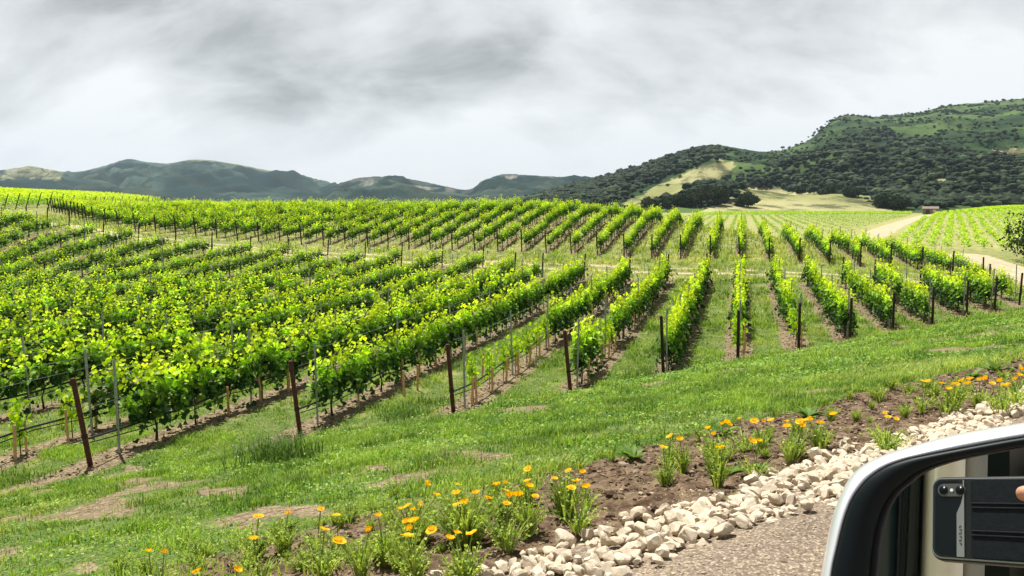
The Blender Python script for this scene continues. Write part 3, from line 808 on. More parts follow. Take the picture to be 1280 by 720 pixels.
# line posts
LPs = []
for i, (u, y0, y1) in enumerate(rows1):
    y = y0+(.62 if i not in (5, 7, 8) else .9); kx = 0; g = 3.9 if i < 5 else 4.6
    while y < y1-1:
        x = u+K*y
        if visible(x, y): LPs.append((math.hypot(x, y), x, y, i, 1, kx))
        kx += 1; y += g+random.uniform(-.2, .2)
for i, (u, y0, y1) in enumerate(rows2):
    y = y0+5.; kx = 0
    while y < y1+.1:
        x = u+K*y
        if visible(x, y): LPs.append((math.hypot(x, y), x, y, i, 2, kx))
        kx += 1; y += 5.8
LPs.sort(key=lambda c: c[0]); oc = {}
for (d, x, y, i, b, kx) in LPs[:300]:
    z = G1(x, y); n_ = oc.get((i, b), 0); oc[(i, b)] = n_+1
    o = link('line_post', lineme, label='thin grey metal line post, '+word(n_)+' along the '+(rowname(i) if b == 1 else word(len(rows2)-1-i)+' row from right, second block'), cat='post', group='grey metal line posts')
    o.location = (x+.03, y, z); o.rotation_euler = (R(random.uniform(-1.5, 1.5)), R(random.uniform(-2, 1.5)), RZ)
def merge_inst(name, me0, places, **k):
    n = len(me0.vertices); V0 = np.empty(n*3); me0.vertices.foreach_get('co', V0); V0 = V0.reshape(-1, 3)
    Fs = {}
    for p in me0.polygons: Fs.setdefault(len(p.vertices), []).append(list(p.vertices))
    VV = np.concatenate([V0*s+np.array(p) for p, s in places])
    gr = [((np.array(f)[None]+(np.arange(len(places))*n)[:, None, None]).reshape(-1, kk), 0) for kk, f in Fs.items()]
    me = mesh(name, VV, gr, me0.materials[0]); return link(name, me, **k)
if len(LPs) > 300: merge_inst('line_posts', lineme, [((x, y, G1(x, y)), 1.) for (d, x, y, i, b, kx) in LPs[300:]], kind='stuff', label='thin metal line posts standing in the farther vine rows', cat='posts')
# wooden stakes by the replanted vines
ST = []
def stk(px, py): 
    p = hit(px, py)
    if p is not None: ST.append(p)
for q in ((33, 565), (120, 538), (505, 496), (522, 488), (590, 507), (603, 470), (636, 462), (646, 457), (735, 480)): stk(*q)
base = len(ST)
for (d, x, y, i, b, kx, st) in cand:
    if b == 1 and d < 50 and (st == 'young' or (i in (1, 2, 3, 4) and random.random() < .35) or (i in (0, 13, 14, 15) and random.random() < .12)) and len(ST) < 70:
        ST.append(np.array([x+.08, y-.3, G1(x, y-.3)]))
STL = ['at the left edge of the picture', 'just right of the leftmost rusty end post', 'left of the second row canopy gap', 'right of the second row canopy gap', 'just behind the third rusty end post', 'under the third row hose', 'farther along the third row hose', 'beside another stake along the third row', 'just behind the fourth rusty end post']
for i, p in enumerate(ST):
    lab = 'pale wooden stake '+STL[i] if i < len(STL) else 'small pale wooden stake beside a vine in the near block'
    o = link('wooden_stake', stakeme, label=lab, cat='stake', group='pale wooden stakes at the vines'); o.location = p
    o.rotation_euler = (0, R(random.uniform(-5, 5)), random.uniform(-.6, .6)); o.scale = (1.2, 1.2, 1)
# wires and hoses
def line_mesh(name, u, y0, y1, h, rad, mat, sag=0., n=4, xo=0.):
    ys = np.arange(y0, y1+.01, 1.3 if y0 < 60 else 2.5); ys[-1] = y1 if len(ys) > 1 else ys[-1]
    xs = u+K*ys+xo; zs = G(xs, ys, False)+h+sag*np.abs(np.sin((ys-y0)*math.pi/3.9))
    rise = 0 if sag == 0 else 1
    pts = [(x, y, z+(0 if not rise else random.uniform(-.012, .012))) for x, y, z in zip(xs, ys, zs)]
    return MB().tube(pts, rad, n).me(name, mat)
for i, (u, y0, y1) in enumerate(rows1):
    if u+K*y1 < -.72*y1: continue
    rn = rowname(i)
    o = link('drip_hose', line_mesh('drip_hose', u, y0, y1, .50, .021 if i < 14 else .024, M['hose'], -.05, 6), label='black drip hose strung low along the '+rn, cat='hose', group='drip hoses')
    if i < 8 or 13 <= i < 20:
        link('drip_hose', line_mesh('drip_hose', u, y0, y1, .42, .011, M['hose'], -.09, 5, .03), label='thin black line below the hose, '+rn, cat='hose', group='drip hoses')
    if i < 36:
        for h_ in (1.05, 1.38, 1.62) if i < 18 else (1.5,):
            link('trellis_wire', line_mesh('trellis_wire', u, y0, y1, h_, .0042 if i < 18 else .006, M['wire']), label=('lower' if h_ < 1.1 else 'middle' if h_ < 1.4 else 'top')+' steel trellis wire of the '+rn, cat='wire', group='trellis wires')
for i, (u, y0, y1) in enumerate(rows2):
    if u+K*y0 > -.7*y0:
        link('drip_hose', line_mesh('drip_hose', u, y0, y1, .48, .03, M['hose']), label='black drip hose along the '+word(len(rows2)-1-i)+' row from right, second block', cat='hose', group='drip hoses')

# ------------------------------------------------------------------ grass
def blades(P, Z, h, lean, wid, col, r):
    """bent two-segment blades: P (n,2)"""
    n = len(P); a = r.uniform(0, 2*math.pi, n); L = lean*h
    dx, dy = np.cos(a), np.sin(a); bx, by = -dy*wid, dx*wid
    b0 = np.c_[P[:, 0]-bx, P[:, 1]-by, Z-.01]; b1 = np.c_[P[:, 0]+bx, P[:, 1]+by, Z-.01]
    mx = P[:, 0]+dx*L*.35; my = P[:, 1]+dy*L*.35; mz = Z+h*.62
    m0 = np.c_[mx-bx*.8, my-by*.8, mz]; m1 = np.c_[mx+bx*.8, my+by*.8, mz]
    tp = np.c_[P[:, 0]+dx*L, P[:, 1]+dy*L, Z+h]
    V = np.stack([b0, b1, m1, m0, tp], 1).reshape(-1, 3); o = (np.arange(n)*5)[:, None]
    return V, o+np.array([[0, 1, 2, 3]]), o+np.array([[3, 2, 4]]), np.repeat(col, 5, 0)
def grasscol(X, Y, r, dry):
    n = len(X); g = .5*fbm(X*.7+3, Y*.7, 3)+.5*fbm(X*4.2, Y*4.2+9, 2)
    a = np.array((.075, .185, .025)); b = np.array((.46, .66, .105)); c = np.array((.70, .66, .27))
    t = np.clip((g-.3)*2+r.normal(0, .22, n), 0, 1)[:, None]; col = a*(1-t)+b*t
    d = np.clip(dry+r.normal(0, .2, n), 0, 1)[:, None]**1.5
    return (col*(1-d)+c*d)*r.uniform(.75, 1.25, (n, 1))
def build_grass():
    r = np.random.default_rng(21); VV = []; F4 = []; F3 = []; CC = []; o = 0
    def region(ncl, ymin, ymax, per, hh, ww, spread, pw):
        nonlocal o
        Yc = ymin+(ymax-ymin)*r.random(ncl)**pw; Xc = r.uniform(-.70, .70, ncl)*Yc
        m1, m2 = masks(Xc, Yc); v = NV[0]*Xc+NV[1]*Yc
        lump = .6*fbm(Xc*1.3, Yc*1.3, 3)+.4*fbm(Xc*5, Yc*5, 2)
        keep = (1-np.clip(m1[:, 0]*1.15, 0, 1))*(1-m1[:, 1]*1.05)*(m1[:, 2] < .1)*(1-np.clip(m2[:, 1]*1.1, 0, 1))
        keep = keep*(.22+1.0*sstep(lump+r.normal(0, .04, ncl), .38, .56))*(v > 3.2)*(np.hypot(Xc, Yc) < 92)
        mask = r.random(ncl) < keep; Xc = Xc[mask]; Yc = Yc[mask]; lump = lump[mask]; m2 = m2[mask]
        X = np.repeat(Xc, per)+r.normal(0, spread, len(Xc)*per); Y = np.repeat(Yc, per)+r.normal(0, spread, len(Xc)*per)
        tall = np.repeat(.45+1.5*sstep(lump, .45, .75)+.25*r.random(len(Xc)), per)
        Z = G(X, Y); h = hh*tall*r.uniform(.5, 1.3, len(X))
        dry = np.repeat(m2[:, 0]*.7+.08+.40*sstep(fbm(Xc*.35+20, Yc*.35, 3), .5, .7), per)
        V, a4, a3, c = blades(np.c_[X, Y], Z, h, r.uniform(.1, .9, len(X)), ww*r.uniform(.6, 1.3, len(X)), grasscol(X, Y, r, dry), r)
        VV.append(V); F4.append(a4+o); F3.append(a3+o); CC.append(c); o += len(V)
    region(30000, 3.5, 16, 9, .062, .0042, .05, .62)
    region(34000, 13, 32, 7, .085, .008, .075, .7)
    region(30000, 28, 56, 5, .15, .018, .13, .75)
    region(20000, 50, 92, 4, .28, .035, .2, .8)
    n = 110000; Yc = 3.5+22*r.random(n)**.65; Xc = r.uniform(-.7, .7, n)*Yc; m1, m2 = masks(Xc, Yc); v = NV[0]*Xc+NV[1]*Yc
    k = (r.random(n) < (1-m1[:, 0]*1.1)*(m1[:, 2] < .1)*(1-m1[:, 1]*.97)*sstep(fbm(Xc*1.1+30, Yc*1.1, 3)+r.normal(0, .05, n), .40, .60)) & (v > 3.3) & (v < 15.5)
    Xc = Xc[k]; Yc = Yc[k]; m = len(Xc); P = np.c_[Xc, Yc, G(Xc, Yc)+r.uniform(.005, .09, m)]; kk = np.clip(fbm(Xc*3.5, Yc*3.5, 2)*2.2-.6+r.normal(0, .15, m), 0, 1)[:, None]
    cc = np.array((.09, .23, .045))*(1-kk)+np.array((.44, .62, .13))*kk
    V, Fc, c3 = leafcards(P, np.tile([0, -.3, 1.], (m, 1)), (.014+.0016*Yc)*r.uniform(.6, 1.5, m), cc, .7, r, 'd')
    VV.append(V); F4.append(Fc+o); CC.append(c3); o += len(V)
    # taller tufts beside the first posts
    for (px, py, n_, hh, sp) in ((352, 575, 500, .42, .26), (330, 566, 220, .34, .25), (505, 520, 260, .30, .3), (800, 470, 240, .3, .3), (540, 505, 200, .25, .3), (690, 455, 260, .28, .35), (20, 600, 200, .2, .3)):
        p = hit(px, py); X = p[0]+r.normal(0, sp, n_); Y = p[1]+r.normal(0, sp, n_)
        c = np.tile(np.array((.11, .19, .045)), (n_, 1))*r.uniform(.6, 1.5, (n_, 1))
        V, a4, a3, c = blades(np.c_[X, Y], G(X, Y), hh*.75*r.uniform(.3, 1.3, n_), r.uniform(.2, 1., n_), .008*np.ones(n_), c, r)
        VV.append(V); F4.append(a4+o); F3.append(a3+o); CC.append(c); o += len(V)
    me = mesh('grass', np.concatenate(VV), [(np.concatenate(F4), 0), (np.concatenate(F3), 0)], M['grass'], col=np.concatenate(CC))
    link('grass', me, kind='stuff', label='rough green grass on the verge and between the vine rows', cat='grass')
    print('grass verts', o)
build_grass()

# ------------------------------------------------------------------ cobbles, clods, pebbles
def mat_stone():
    m, t = newmat('limestone_cobble')
    ob = t.n('ShaderNodeObjectInfo'); tc = t.n('ShaderNodeTexCoord').outputs['Object']
    vec = t.n('ShaderNodeVectorMath', operation='ADD', i_0=tc); t.put(vec.inputs[1], ob.outputs['Location'])
    n1 = t.noise(vec, 9., 5, .6); n2 = t.noise(vec, 32., 4, .6)
    c = t.mix(t.ramp(n1, .35, .65), (.78, .70, .56), (.70, .58, .42))
    c = t.mix(t.math('MULTIPLY', t.ramp(n1, .60, .70), .8), c, (.36, .20, .085))
    c = t.mix(t.math('MULTIPLY', ob.outputs['Random'], .5), c, (.40, .32, .24))
    c = t.mix(t.math('MULTIPLY', t.ramp(n2, .62, .72), .35), c, (.3, .2, .12))
    b = t.n('ShaderNodeBump', i_Strength=.5, i_Distance=.01, i_Height=n2)
    out(t, pr(t, c, .85, .2, 0, b.outputs[0])); return m
M['stone'] = mat_stone()
def stone_shape(seed, sub=2):
    r = np.random.default_rng(seed); V, Fc = (I3 if sub == 3 else I2 if sub == 2 else I1); V = V.copy()
    for k in range(13):   # chop with planes for facets
        n = r.normal(0, 1, 3); n /= np.linalg.norm(n); d = r.uniform(.50, .80); s = V@n; V -= np.clip(s-d, 0, None)[:, None]*n
    V *= (1.12+.10*noise3(V+seed, 2.2)+.04*noise3(V+seed*2, 6.))[:, None]; V *= np.array([1.1, r.uniform(.65, 1.), r.uniform(.5, .85)]); return V, Fc
stones = []
for i in range(14):
    V, Fc = stone_shape(40+i, 3); me = mesh('cobble', V, [(Fc, 0)], M['stone'], smooth=False); stones.append(me)
    if hasattr(me, 'shade_smooth'): pass
def build_stones():
    r = np.random.default_rng(31); cs = []
    T = np.array([NV[1], -NV[0]])   # along the road
    for layer, (n, lo, hi) in enumerate(((1350, .017, .044), (1500, .016, .040))):
        for i in range(n):
            s = r.uniform(-3.2, 8.5); wd = 1.-.25*sstep(s, 3, 7)
            v = 2.95-.66*wd*r.random()**.9+r.normal(0, .025)+(fbm(s*1.4, 3., 2)-.5)*.22
            a = r.uniform(lo, hi)*(1+.0*s)
            if r.random() < .16: a *= 1.35
            cs.append([v*NV[0]+s*T[0], v*NV[1]+s*T[1], a, layer])
    # relax so they do not sink in one another much
    P = np.array(cs); XY = P[:, :2].copy()
    for it in range(14):
        d = XY[:, None]-XY[None]; dist = np.hypot(d[..., 0], d[..., 1])+1e-6
        mind = (P[:, None, 2]+P[None, :, 2])*.80; ov = np.clip(mind-dist, 0, None)*(P[:, None, 3] == P[None, :, 3]); np.fill_diagonal(ov, 0)
        XY += (d/dist[..., None]*ov[..., None]).sum(1)*.25
    P[:, :2] = XY
    v = P[:, 0]*NV[0]+P[:, 1]*NV[1]
    Z = G(P[:, 0], P[:, 1])+np.where(P[:, 3] == 0, .3, .0)*P[:, 2]+np.where(P[:, 3] == 0, .02, -.01)
    px, py = proj(P[:, 0], P[:, 1], Z)
    vis = (px > 470) & (px < 1300) & (py < 735) & (P[:, 1] > 1)
    rest_ = []
    size = P[:, 2]/P[:, 1]; order = np.argsort(-size*vis)
    k = 0
    for i in order:
        if not vis[i]: continue
        x, y, a, ly = P[i]
        tint = 'cream'; big = 'large' if a > .043 else 'medium' if a > .030 else 'small'
        where = 'at the near left end of the stone edging' if px[i] < 700 else 'in the edging below the poppy clump' if px[i] < 800 else 'in the middle of the stone edging' if px[i] < 920 else 'in the edging approaching the mirror' if px[i] < 1040 else 'in the far edging above the mirror'
        side = 'bed side' if v[i] > 2.8 else 'road side' if v[i] < 2.45 else 'centre'
        if k < 300:
            o = link('cobble', stones[i % 14], label=f'{big} {tint} limestone cobble {where}, {side}', cat='stone', group='cobbles in the stone edging')
            o.location = (x, y, Z[i]); o.scale = (a*1.15, a*1.05, a*1.05); o.rotation_euler = (r.uniform(-.5, .5), r.uniform(-.5, .5), r.uniform(0, 6.28)); k += 1
        else: rest_.append(i)
    VV = []; FF = []; o_ = 0
    for i in rest_:
        V, Fc = SS[i % 14]; a = r.uniform(0, 6.28); c_, s_ = math.cos(a), math.sin(a); q = V*P[i, 2]*1.1
        VV.append(np.c_[q[:, 0]*c_-q[:, 1]*s_, q[:, 0]*s_+q[:, 1]*c_, q[:, 2]]+[P[i, 0], P[i, 1], Z[i]]); FF.append(Fc+o_); o_ += len(V)
    link('cobbles', mesh('cobbles', np.concatenate(VV), [(np.concatenate(FF), 0)], M['stone'], smooth=False), kind='stuff', label='smaller cream cobbles filling the stone edging', cat='stones')
SS = [stone_shape(40+i) for i in range(14)]
build_stones()
M['clod'] = leafmat('soil_clod', 0., .95, .1); M['pebble'] = leafmat('gravel_pebble', 0., .85, .2)
def scatter(name, n, fn, mat, label, cat, seed, chip=False):
    r = np.random.default_rng(seed); VV = []; FF = []; CC = []; o = 0; bv, bf = I1
    X, Y, A, col = fn(r, n); Z = G(X, Y)
    for i in range(len(X)):
        q = bv*(1+.4*noise3(bv+i*.77, 1.9))[:, None]*np.array([1, r.uniform(.3, .9), r.uniform(.35, .7) if not chip else .3])
        a = r.uniform(0, 6.28); c_, s_ = math.cos(a), math.sin(a)
        VV.append(np.c_[q[:, 0]*c_-q[:, 1]*s_, q[:, 0]*s_+q[:, 1]*c_, q[:, 2]]*A[i]+[X[i], Y[i], Z[i]+A[i]*.2]); FF.append(bf+o); o += len(bv); CC.append(np.tile(col[i], (len(bv), 1)))
    link(name, mesh(name, np.concatenate(VV), [(np.concatenate(FF), 0)], mat, col=np.concatenate(CC)), kind='stuff', label=label, cat=cat)
Tt = np.array([NV[1], -NV[0]])
def f_clod(r, n):
    s = r.uniform(-4, 14, n); v = r.uniform(2.9, 5.2, n); X = v*NV[0]+s*Tt[0]; Y = v*NV[1]+s*Tt[1]
    m1, _ = masks(X, Y); k = (m1[:, 1] > .45) & (Y > 1.5); X = X[k]; Y = Y[k]; m = k.sum()
    a = r.uniform(.006, .022, m)*np.where(r.random(m) < .06, 2., 1.); b = r.uniform(.5, 1.3, (m, 1)); t = (r.random((m, 1)) < .3)
    return X, Y, a, np.where(t, np.array([.36, .28, .20]), np.array([.13, .09, .058]))*b
scatter('soil_clods', 11000, f_clod, M['clod'], 'brown clods and mulch chips littering the flower bed', 'soil', 3)
def f_peb(r, n):
    s = r.uniform(-3, 8, n); v = r.uniform(1.2, 3.1, n); X = v*NV[0]+s*Tt[0]; Y = v*NV[1]+s*Tt[1]
    px, py = proj(X, Y, G(X, Y)); k = (px > 700) & (px < 1320) & (py < 760) & (Y > 1); X = X[k]; Y = Y[k]; m = k.sum()
    a = r.uniform(.003, .009, m)*np.where(r.random(m) < .05, 2., 1.); b = r.uniform(.5, 1.4, (m, 1))
    return X, Y, a, np.array([.44, .345, .245])*b
scatter('gravel', 16000, f_peb, M['pebble'], 'loose brown gravel on the roadside beside the cobbles', 'gravel', 4)
def f_row(r, n):
    i = r.integers(0, 16, n); Rr = [rows1[k] for k in list(range(12))+list(range(13, 17))]
    u = np.array([q[0] for q in Rr])[i]; y0 = np.array([q[1] for q in Rr])[i]; y1 = np.array([q[2] for q in Rr])[i]
    Y = y0-.5+(np.minimum(y1, 45)-y0)*r.random(n)**1.5; X = u+K*Y+r.normal(0, .22, n); m = n
    k = (np.abs(X) < .7*Y); X = X[k]; Y = Y[k]; m = k.sum()
    t = (r.random((m, 1)) < .5)
    return X, Y, r.uniform(.012, .04, m), np.where(t, np.array([.36, .27, .18]), np.array([.11, .075, .05]))*r.uniform(.6, 1.3, (m, 1))
scatter('row_litter', 16000, f_row, M['clod'], 'soil crumbs and prunings lying under the vine rows', 'soil', 5)

# ------------------------------------------------------------------ poppies and weeds
BLOOM = [(323, 647), (360, 643), (317, 675), (401, 637), (421, 645), (405, 663), (424, 678), (461, 665), (473, 646), (501, 637), (510, 633), (516, 638), (508, 653), (518, 653), (512, 663), (509, 671), (527, 632), (545, 620), (540, 664), (562, 674), (571, 667), (590, 668), (533, 606), (571, 618), (572, 606), (594, 617), (581, 630), (571, 632),
 (296, 714), (247, 716), (186, 690), (205, 692), (621, 607), (633, 605), (632, 614), (659, 602), (661, 609), (609, 624), (648, 621), (637, 622), (633, 630), (669, 621), (693, 599), (660, 587), (711, 589), (728, 591), (720, 602), (714, 611), (733, 610), (829, 560), (838, 546), (850, 550), (885, 536), (892, 544), (903, 531), (908, 530), (912, 533), (925, 524), (943, 527), (955, 527), (964, 526), (983, 528), (984, 534), (1000, 528), (1003, 533), (1006, 526), (1012, 526), (1025, 530), (1042, 519), (940, 552), (949, 552), (900, 561),
 (1105, 518), (1110, 522), (1120, 524), (1153, 477), (1160, 477), (1178, 480), (1186, 487), (1195, 481), (1203, 477), (1210, 481), (1213, 475), (1225, 475), (1232, 475), (1240, 480), (1250, 478), (1258, 483), (1270, 475), (1276, 462), (1274, 470)]
def flower_mesh(seed, rad=.036):
    r = np.random.default_rng(seed); opn = [.9, .55, .75, .35, 1.0, .65][seed % 6]; VV = []; F4 = []; CC = []; o = 0
    for k in range(4):
        a = k*math.pi/2+r.normal(0, .1); n = 5; op = opn+r.uniform(-.1, .1)
        g = []
        for i in range(4):
            t = i/3; w_ = [.15, .8, 1.0, .62][i]*rad*.95; rr = rad*(.1+t*op); z = rad*(.05+1.05*t**1.3*(1.25-op)+.0)
            for j in range(n):
                s = (j/(n-1)-.5)*2; x = rr-abs(s)**2*rad*.18*t; y = s*w_; zz = z+abs(s)*rad*.18+r.normal(0, .03)*rad
                g.append((x*math.cos(a)-y*math.sin(a), x*math.sin(a)+y*math.cos(a), zz)); CC.append(np.array((.96, .50 if t < .4 else .66, .010))*(.8 if t < .3 else 1.))
        VV += g
        for i in range(3):
            for j in range(n-1): F4.append((o+i*n+j, o+i*n+j+1, o+(i+1)*n+j+1, o+(i+1)*n+j))
        o += len(g)
    return mesh('flower', VV, [(F4, 0)], M['petal'], col=np.array(CC), smooth=True)
flowers = [flower_mesh(i, .036) for i in range(6)]
M['bed_leaf'] = M['grass']
def feathery(r, n, h, sp):
    """tuft of fine divided foliage"""
    a = r.uniform(0, 2*math.pi, n); q = r.random(n)**.6; X = np.cos(a)*sp*.3*q; Y = np.sin(a)*sp*.3*q
    base = np.c_[X, Y]; hh = h*r.uniform(.45, 1., n); out_ = sp*q
    g = r.random((n, 1)); col = (np.array((.17, .27, .06))*(1-g)+np.array((.46, .55, .11))*g)*r.uniform(.8, 1.2, (n, 1))
    dx, dy = np.cos(a), np.sin(a); wd = .0035+.002*r.random(n); bx, by = -dy*wd, dx*wd
    mx = X+dx*out_*.4; my = Y+dy*out_*.4; mz = hh*.6
    tx = X+dx*out_; ty = Y+dy*out_
    z0 = np.full(n, -.01)
    V = np.stack([np.c_[X-bx, Y-by, z0], np.c_[X+bx, Y+by, z0], np.c_[mx+bx, my+by, mz], np.c_[mx-bx, my-by, mz], np.c_[tx, ty, hh]], 1).reshape(-1, 3)
    o = (np.arange(n)*5)[:, None]; Fa = o+np.array([[0, 1, 2, 3]]); Fb = o+np.array([[3, 2, 4]]); C1 = np.repeat(col, 5, 0)
    # little leaflets along the upper part
    m = n*4; i = r.integers(0, n, m); t = r.uniform(.35, 1., m)
    P = np.c_[X[i]+dx[i]*out_[i]*t**1.4, Y[i]+dy[i]*out_[i]*t**1.4, hh[i]*t**.8]+r.normal(0, .006, (m, 3))
    Vl, Fl, Cl = leafcards(P, np.tile([0, 0, 1.], (m, 1)), .017*r.uniform(.6, 1.3, m), col[i]*1.1, 1., r, 'd')
    return V, Fa, Fb, C1, Vl, Fl, Cl
def tuft_mesh(seed, n, h, sp):
    r = np.random.default_rng(seed); V, Fa, Fb, C1, Vl, Fl, Cl = feathery(r, n, h, sp)
    return mesh('foliage', np.r_[V, Vl], [(Fa, 0), (Fb, 0), (Fl+len(V), 0)], M['grass'], col=np.r_[C1, Cl])
tufts = [tuft_mesh(60+i, [60, 90, 45, 75, 35][i], [.18, .21, .14, .24, .16][i], [.13, .10, .15, .09, .12][i]) for i in range(5)]; bigtuft = tuft_mesh(70, 200, .27, .18)
def stem_mesh(p0, p1, sg):
    p0 = Vector(p0); p1 = Vector(p1); m = (p0+p1)/2+Vector((p1.x-p0.x, p1.y-p0.y, 0))*-.15+Vector((0, 0, .02))
    return MB().tube([p0, m, p1], .0028, 4).me('stem', simple_stem)
simple_stem = simple('poppy_stem', (.17, .24, .07), .6, .2)
def build_poppies():
    r = random.Random(5); B = [(hit(px, py, .235), px, py) for px, py in BLOOM]; B = [b for b in B if b[0] is not None]
    cl = []
    for p, px, py in B:
        for c in cl:
            if np.hypot(*(c['c']-p[:2])) < .17 and len(c['b']) < 9: c['b'].append(p); c['c'] = np.mean([q[:2] for q in c['b']], 0); break
        else: cl.append({'c': p[:2].copy(), 'b': [p], 'px': px, 'py': py})
    cl.sort(key=lambda c: c['px'])
    for i, c in enumerate(cl):
        x, y = c['c']; x += r.uniform(-.03, .03); y += r.uniform(-.04, .02); z = G1(x, y); k = len(c['b'])
        px = c['px']; zone = 'at the bottom left of the verge' if px < 300 else 'in the left flower drift' if px < 480 else 'in the middle flower drift' if px < 680 else 'left of the bare brown bed' if px < 800 else 'at the grass edge of the bed' if px < 960 else 'in the bed above the mirror' if px < 1130 else 'in the distant drift at the right'
        lab = f'{word(i)} poppy plant from the left, {"single" if k == 1 else ["two","three","four","five","six","seven","eight","nine"][k-2]} bloom, {zone}'
        t = empty('poppy_plant', (x, y, z), label=lab, cat='poppy plant', group='orange poppies along the verge')
        f = link('foliage', bigtuft if (k >= 5 and px < 700) else r.choice(tufts), t); f.rotation_euler = (0, 0, r.uniform(0, 6)); s = r.uniform(.8, 1.2); f.scale = (s, s, s*r.uniform(.85, 1.1))
        for p in c['b']:
            q = p-np.array([x, y, z]); link('stem', stem_mesh((0, 0, 0), q-np.array([0, 0, .003]), 0), t)
            fl = link('flower', r.choice(flowers), t); fl.location = q; s = r.uniform(.48, .82)*(1.2 if px > 1130 else 1); fl.scale = (s, s, s)
            fl.rotation_euler = (r.uniform(-.5, .35)+.25, r.uniform(-.4, .4), r.uniform(0, 6))
build_poppies()
def build_weeds():
    r = random.Random(8)
    spots = []
    for k in range(420):
        s = r.uniform(-3.6, 9.5); v = r.uniform(3.3, 5.3); 
        x = v*NV[0]+s*Tt[0]; y = v*NV[1]+s*Tt[1]
        px, py = proj(x, y, G1(x, y))
        dens = .8 if px < 620 else .18 if px < 820 else .30 if px < 1060 else .4
        if 20 < px < 1290 and py < 722 and r.random() < dens: spots.append((x, y, px, py))
    for x, y, px, py in spots:
        where = 'at the lower left' if px < 400 else 'among the middle poppies' if px < 650 else 'on the bare brown bed' if px < 850 else 'among the poppies near the mirror' if px < 1080 else 'in the right part of the bed'
        o = link('weed_tuft', tufts[r.randrange(5)], label='flowerless feathery green tuft '+where, cat='weed', group='feathery weeds in the verge bed')
        s = r.uniform(.2, .85); o.location = (x, y, G1(x, y)); o.scale = (s, s, s); o.rotation_euler = (0, 0, r.uniform(0, 6))
    # broad-leaved weeds
    def broad(seed, n, L):
        rr = np.random.default_rng(seed); VV = []; F4 = []; CC = []; o = 0
        for k in range(n):
            a = rr.uniform(0, 6.28); el = rr.uniform(.25, 1.2); w_ = L*.16; n_ = 5; b = rr.uniform(.7, 1.3)
            for i in range(n_):
                t = i/(n_-1); d = L*t; x = d*math.cos(el*(1-.4*t)); z = d*math.sin(el*(1-.5*t)); ww = w_*math.sin(math.pi*min(1, t*.85+.12))
                for s in (-1, 0, 1): VV.append((x*math.cos(a)-s*ww*math.sin(a), x*math.sin(a)+s*ww*math.cos(a), z+abs(s)*.01)); CC.append(np.array((.16, .27, .06))*b)
            for i in range(n_-1):
                for j in range(2): q_ = o+i*3+j; F4.append((q_, q_+1, q_+4, q_+3))
            o += n_*3
        return mesh('broadleaf_weed', VV, [(F4, 0)], M['grass'], col=np.array(CC), smooth=True)
    for i, (px, py, L, n, lab) in enumerate([(350, 668, .17, 16, 'bright broad-leaved weed in the left poppy drift'), (567, 640, .15, 9, 'pale broad-leaved weed behind the middle poppies'), (790, 575, .16, 16, 'grey green broad-leaved weed at the edge of the grass and bed'), (915, 592, .10, 9, 'low flat rosette weed on the bed near the cobbles'), (1010, 522, .15, 14, 'leafy weed at the grass edge above the mirror'), (1245, 465, .22, 14, 'large leafy weed at the far right end of the bed'), (1215, 472, .18, 12, 'leafy weed left of the large one at the far right'), (950, 590, .08, 8, 'tiny rosette weed right of the low flat one'), (712, 650, .12, 5, 'single long-leaved weed above the cobbles'), (905, 545, .16, 9, 'leafy weed beside the grass edge poppies')]):
        p = hit(px, py); o = link('broadleaf_weed', broad(i, n, L), label=lab, cat='weed', group='broad-leaved weeds on the verge'); o.location = p
build_weeds()

# ------------------------------------------------------------------ farmstead at the end of the dirt road
def farm():
    p = flat(1163, 262.5, 1.2); x, y = p; d = math.hypot(x, y)
    x, y = x*400/d, y*400/d; z = G1(x, y)
    t = empty('farm_shed', (x, y, z), math.atan2(-x, y), label='small weathered shed at the end of the pale dirt road below the wood', cat='shed')
    link('wall', MB().box((0, 0, 1.3), (6, 4, 2.6)).me('wall', simple('shed_wall', (.20, .17, .15), .9, .1, 0, 3)), t)
    mb = MB(); V = [(-3.3, -2.4, 2.5), (3.3, -2.4, 2.5), (3.3, 2.4, 2.5), (-3.3, 2.4, 2.5), (-3.3, 0, 3.5), (3.3, 0, 3.5)]
    vs = [mb.bm.verts.new(v) for v in V]
    for f in ((0, 1, 5, 4), (2, 3, 4, 5), (1, 2, 5), (3, 0, 4), (3, 2, 1, 0)): mb.bm.faces.new([vs[i] for i in f])
    link('roof', mb.me('roof', simple('shed_roof', (.22, .17, .14), .8)), t)
    link('door', MB().box((-1, -2.03, 1.05), (1.6, .08, 2.1)).me('door', simple('shed_door', (.06, .05, .045), .8)), t)
    link('window', MB().box((1.6, -2.03, 1.5), (1.2, .08, .9)).me('window', simple('shed_window', (.5, .52, .55), .2, .5)), t)
farm()

# ------------------------------------------------------------------ car mirror, car body, phone
CR = camo.rotation_euler.to_matrix(); CO = Vector((0, 0, HC))
def c2w(v): return CO+CR @ Vector(v)            # camera frame -> world
def pdir(px, py): return Vector(((px-640)/F, -(py-360)/F, -1.))
MN = pdir(1187, 612).normalized(); MD = .45; MP = MN*MD     # glass normal is the line of sight to the reflected lens
def onplane(px, py, off=0.):
    d = pdir(px, py); return d*((MP-MN*off).dot(MN)/d.dot(MN))
def reflect(v): v = Vector(v); return v-2*(v-MP).dot(MN)*MN
GL = [(1098, 790), (1095, 740), (1097, 712), (1100, 682), (1105, 655), (1113, 633), (1124, 616), (1139, 603), (1152, 593), (1168, 585), (1187, 578.5), (1208, 573), (1244, 566), (1280, 560), (1340, 553), (1400, 549), (1450, 551), (1485, 566), (1502, 596), (1508, 650), (1502, 730), (1480, 790), (1440, 826), (1370, 843), (1280, 850), (1200, 850), (1145, 842), (1112, 823)]
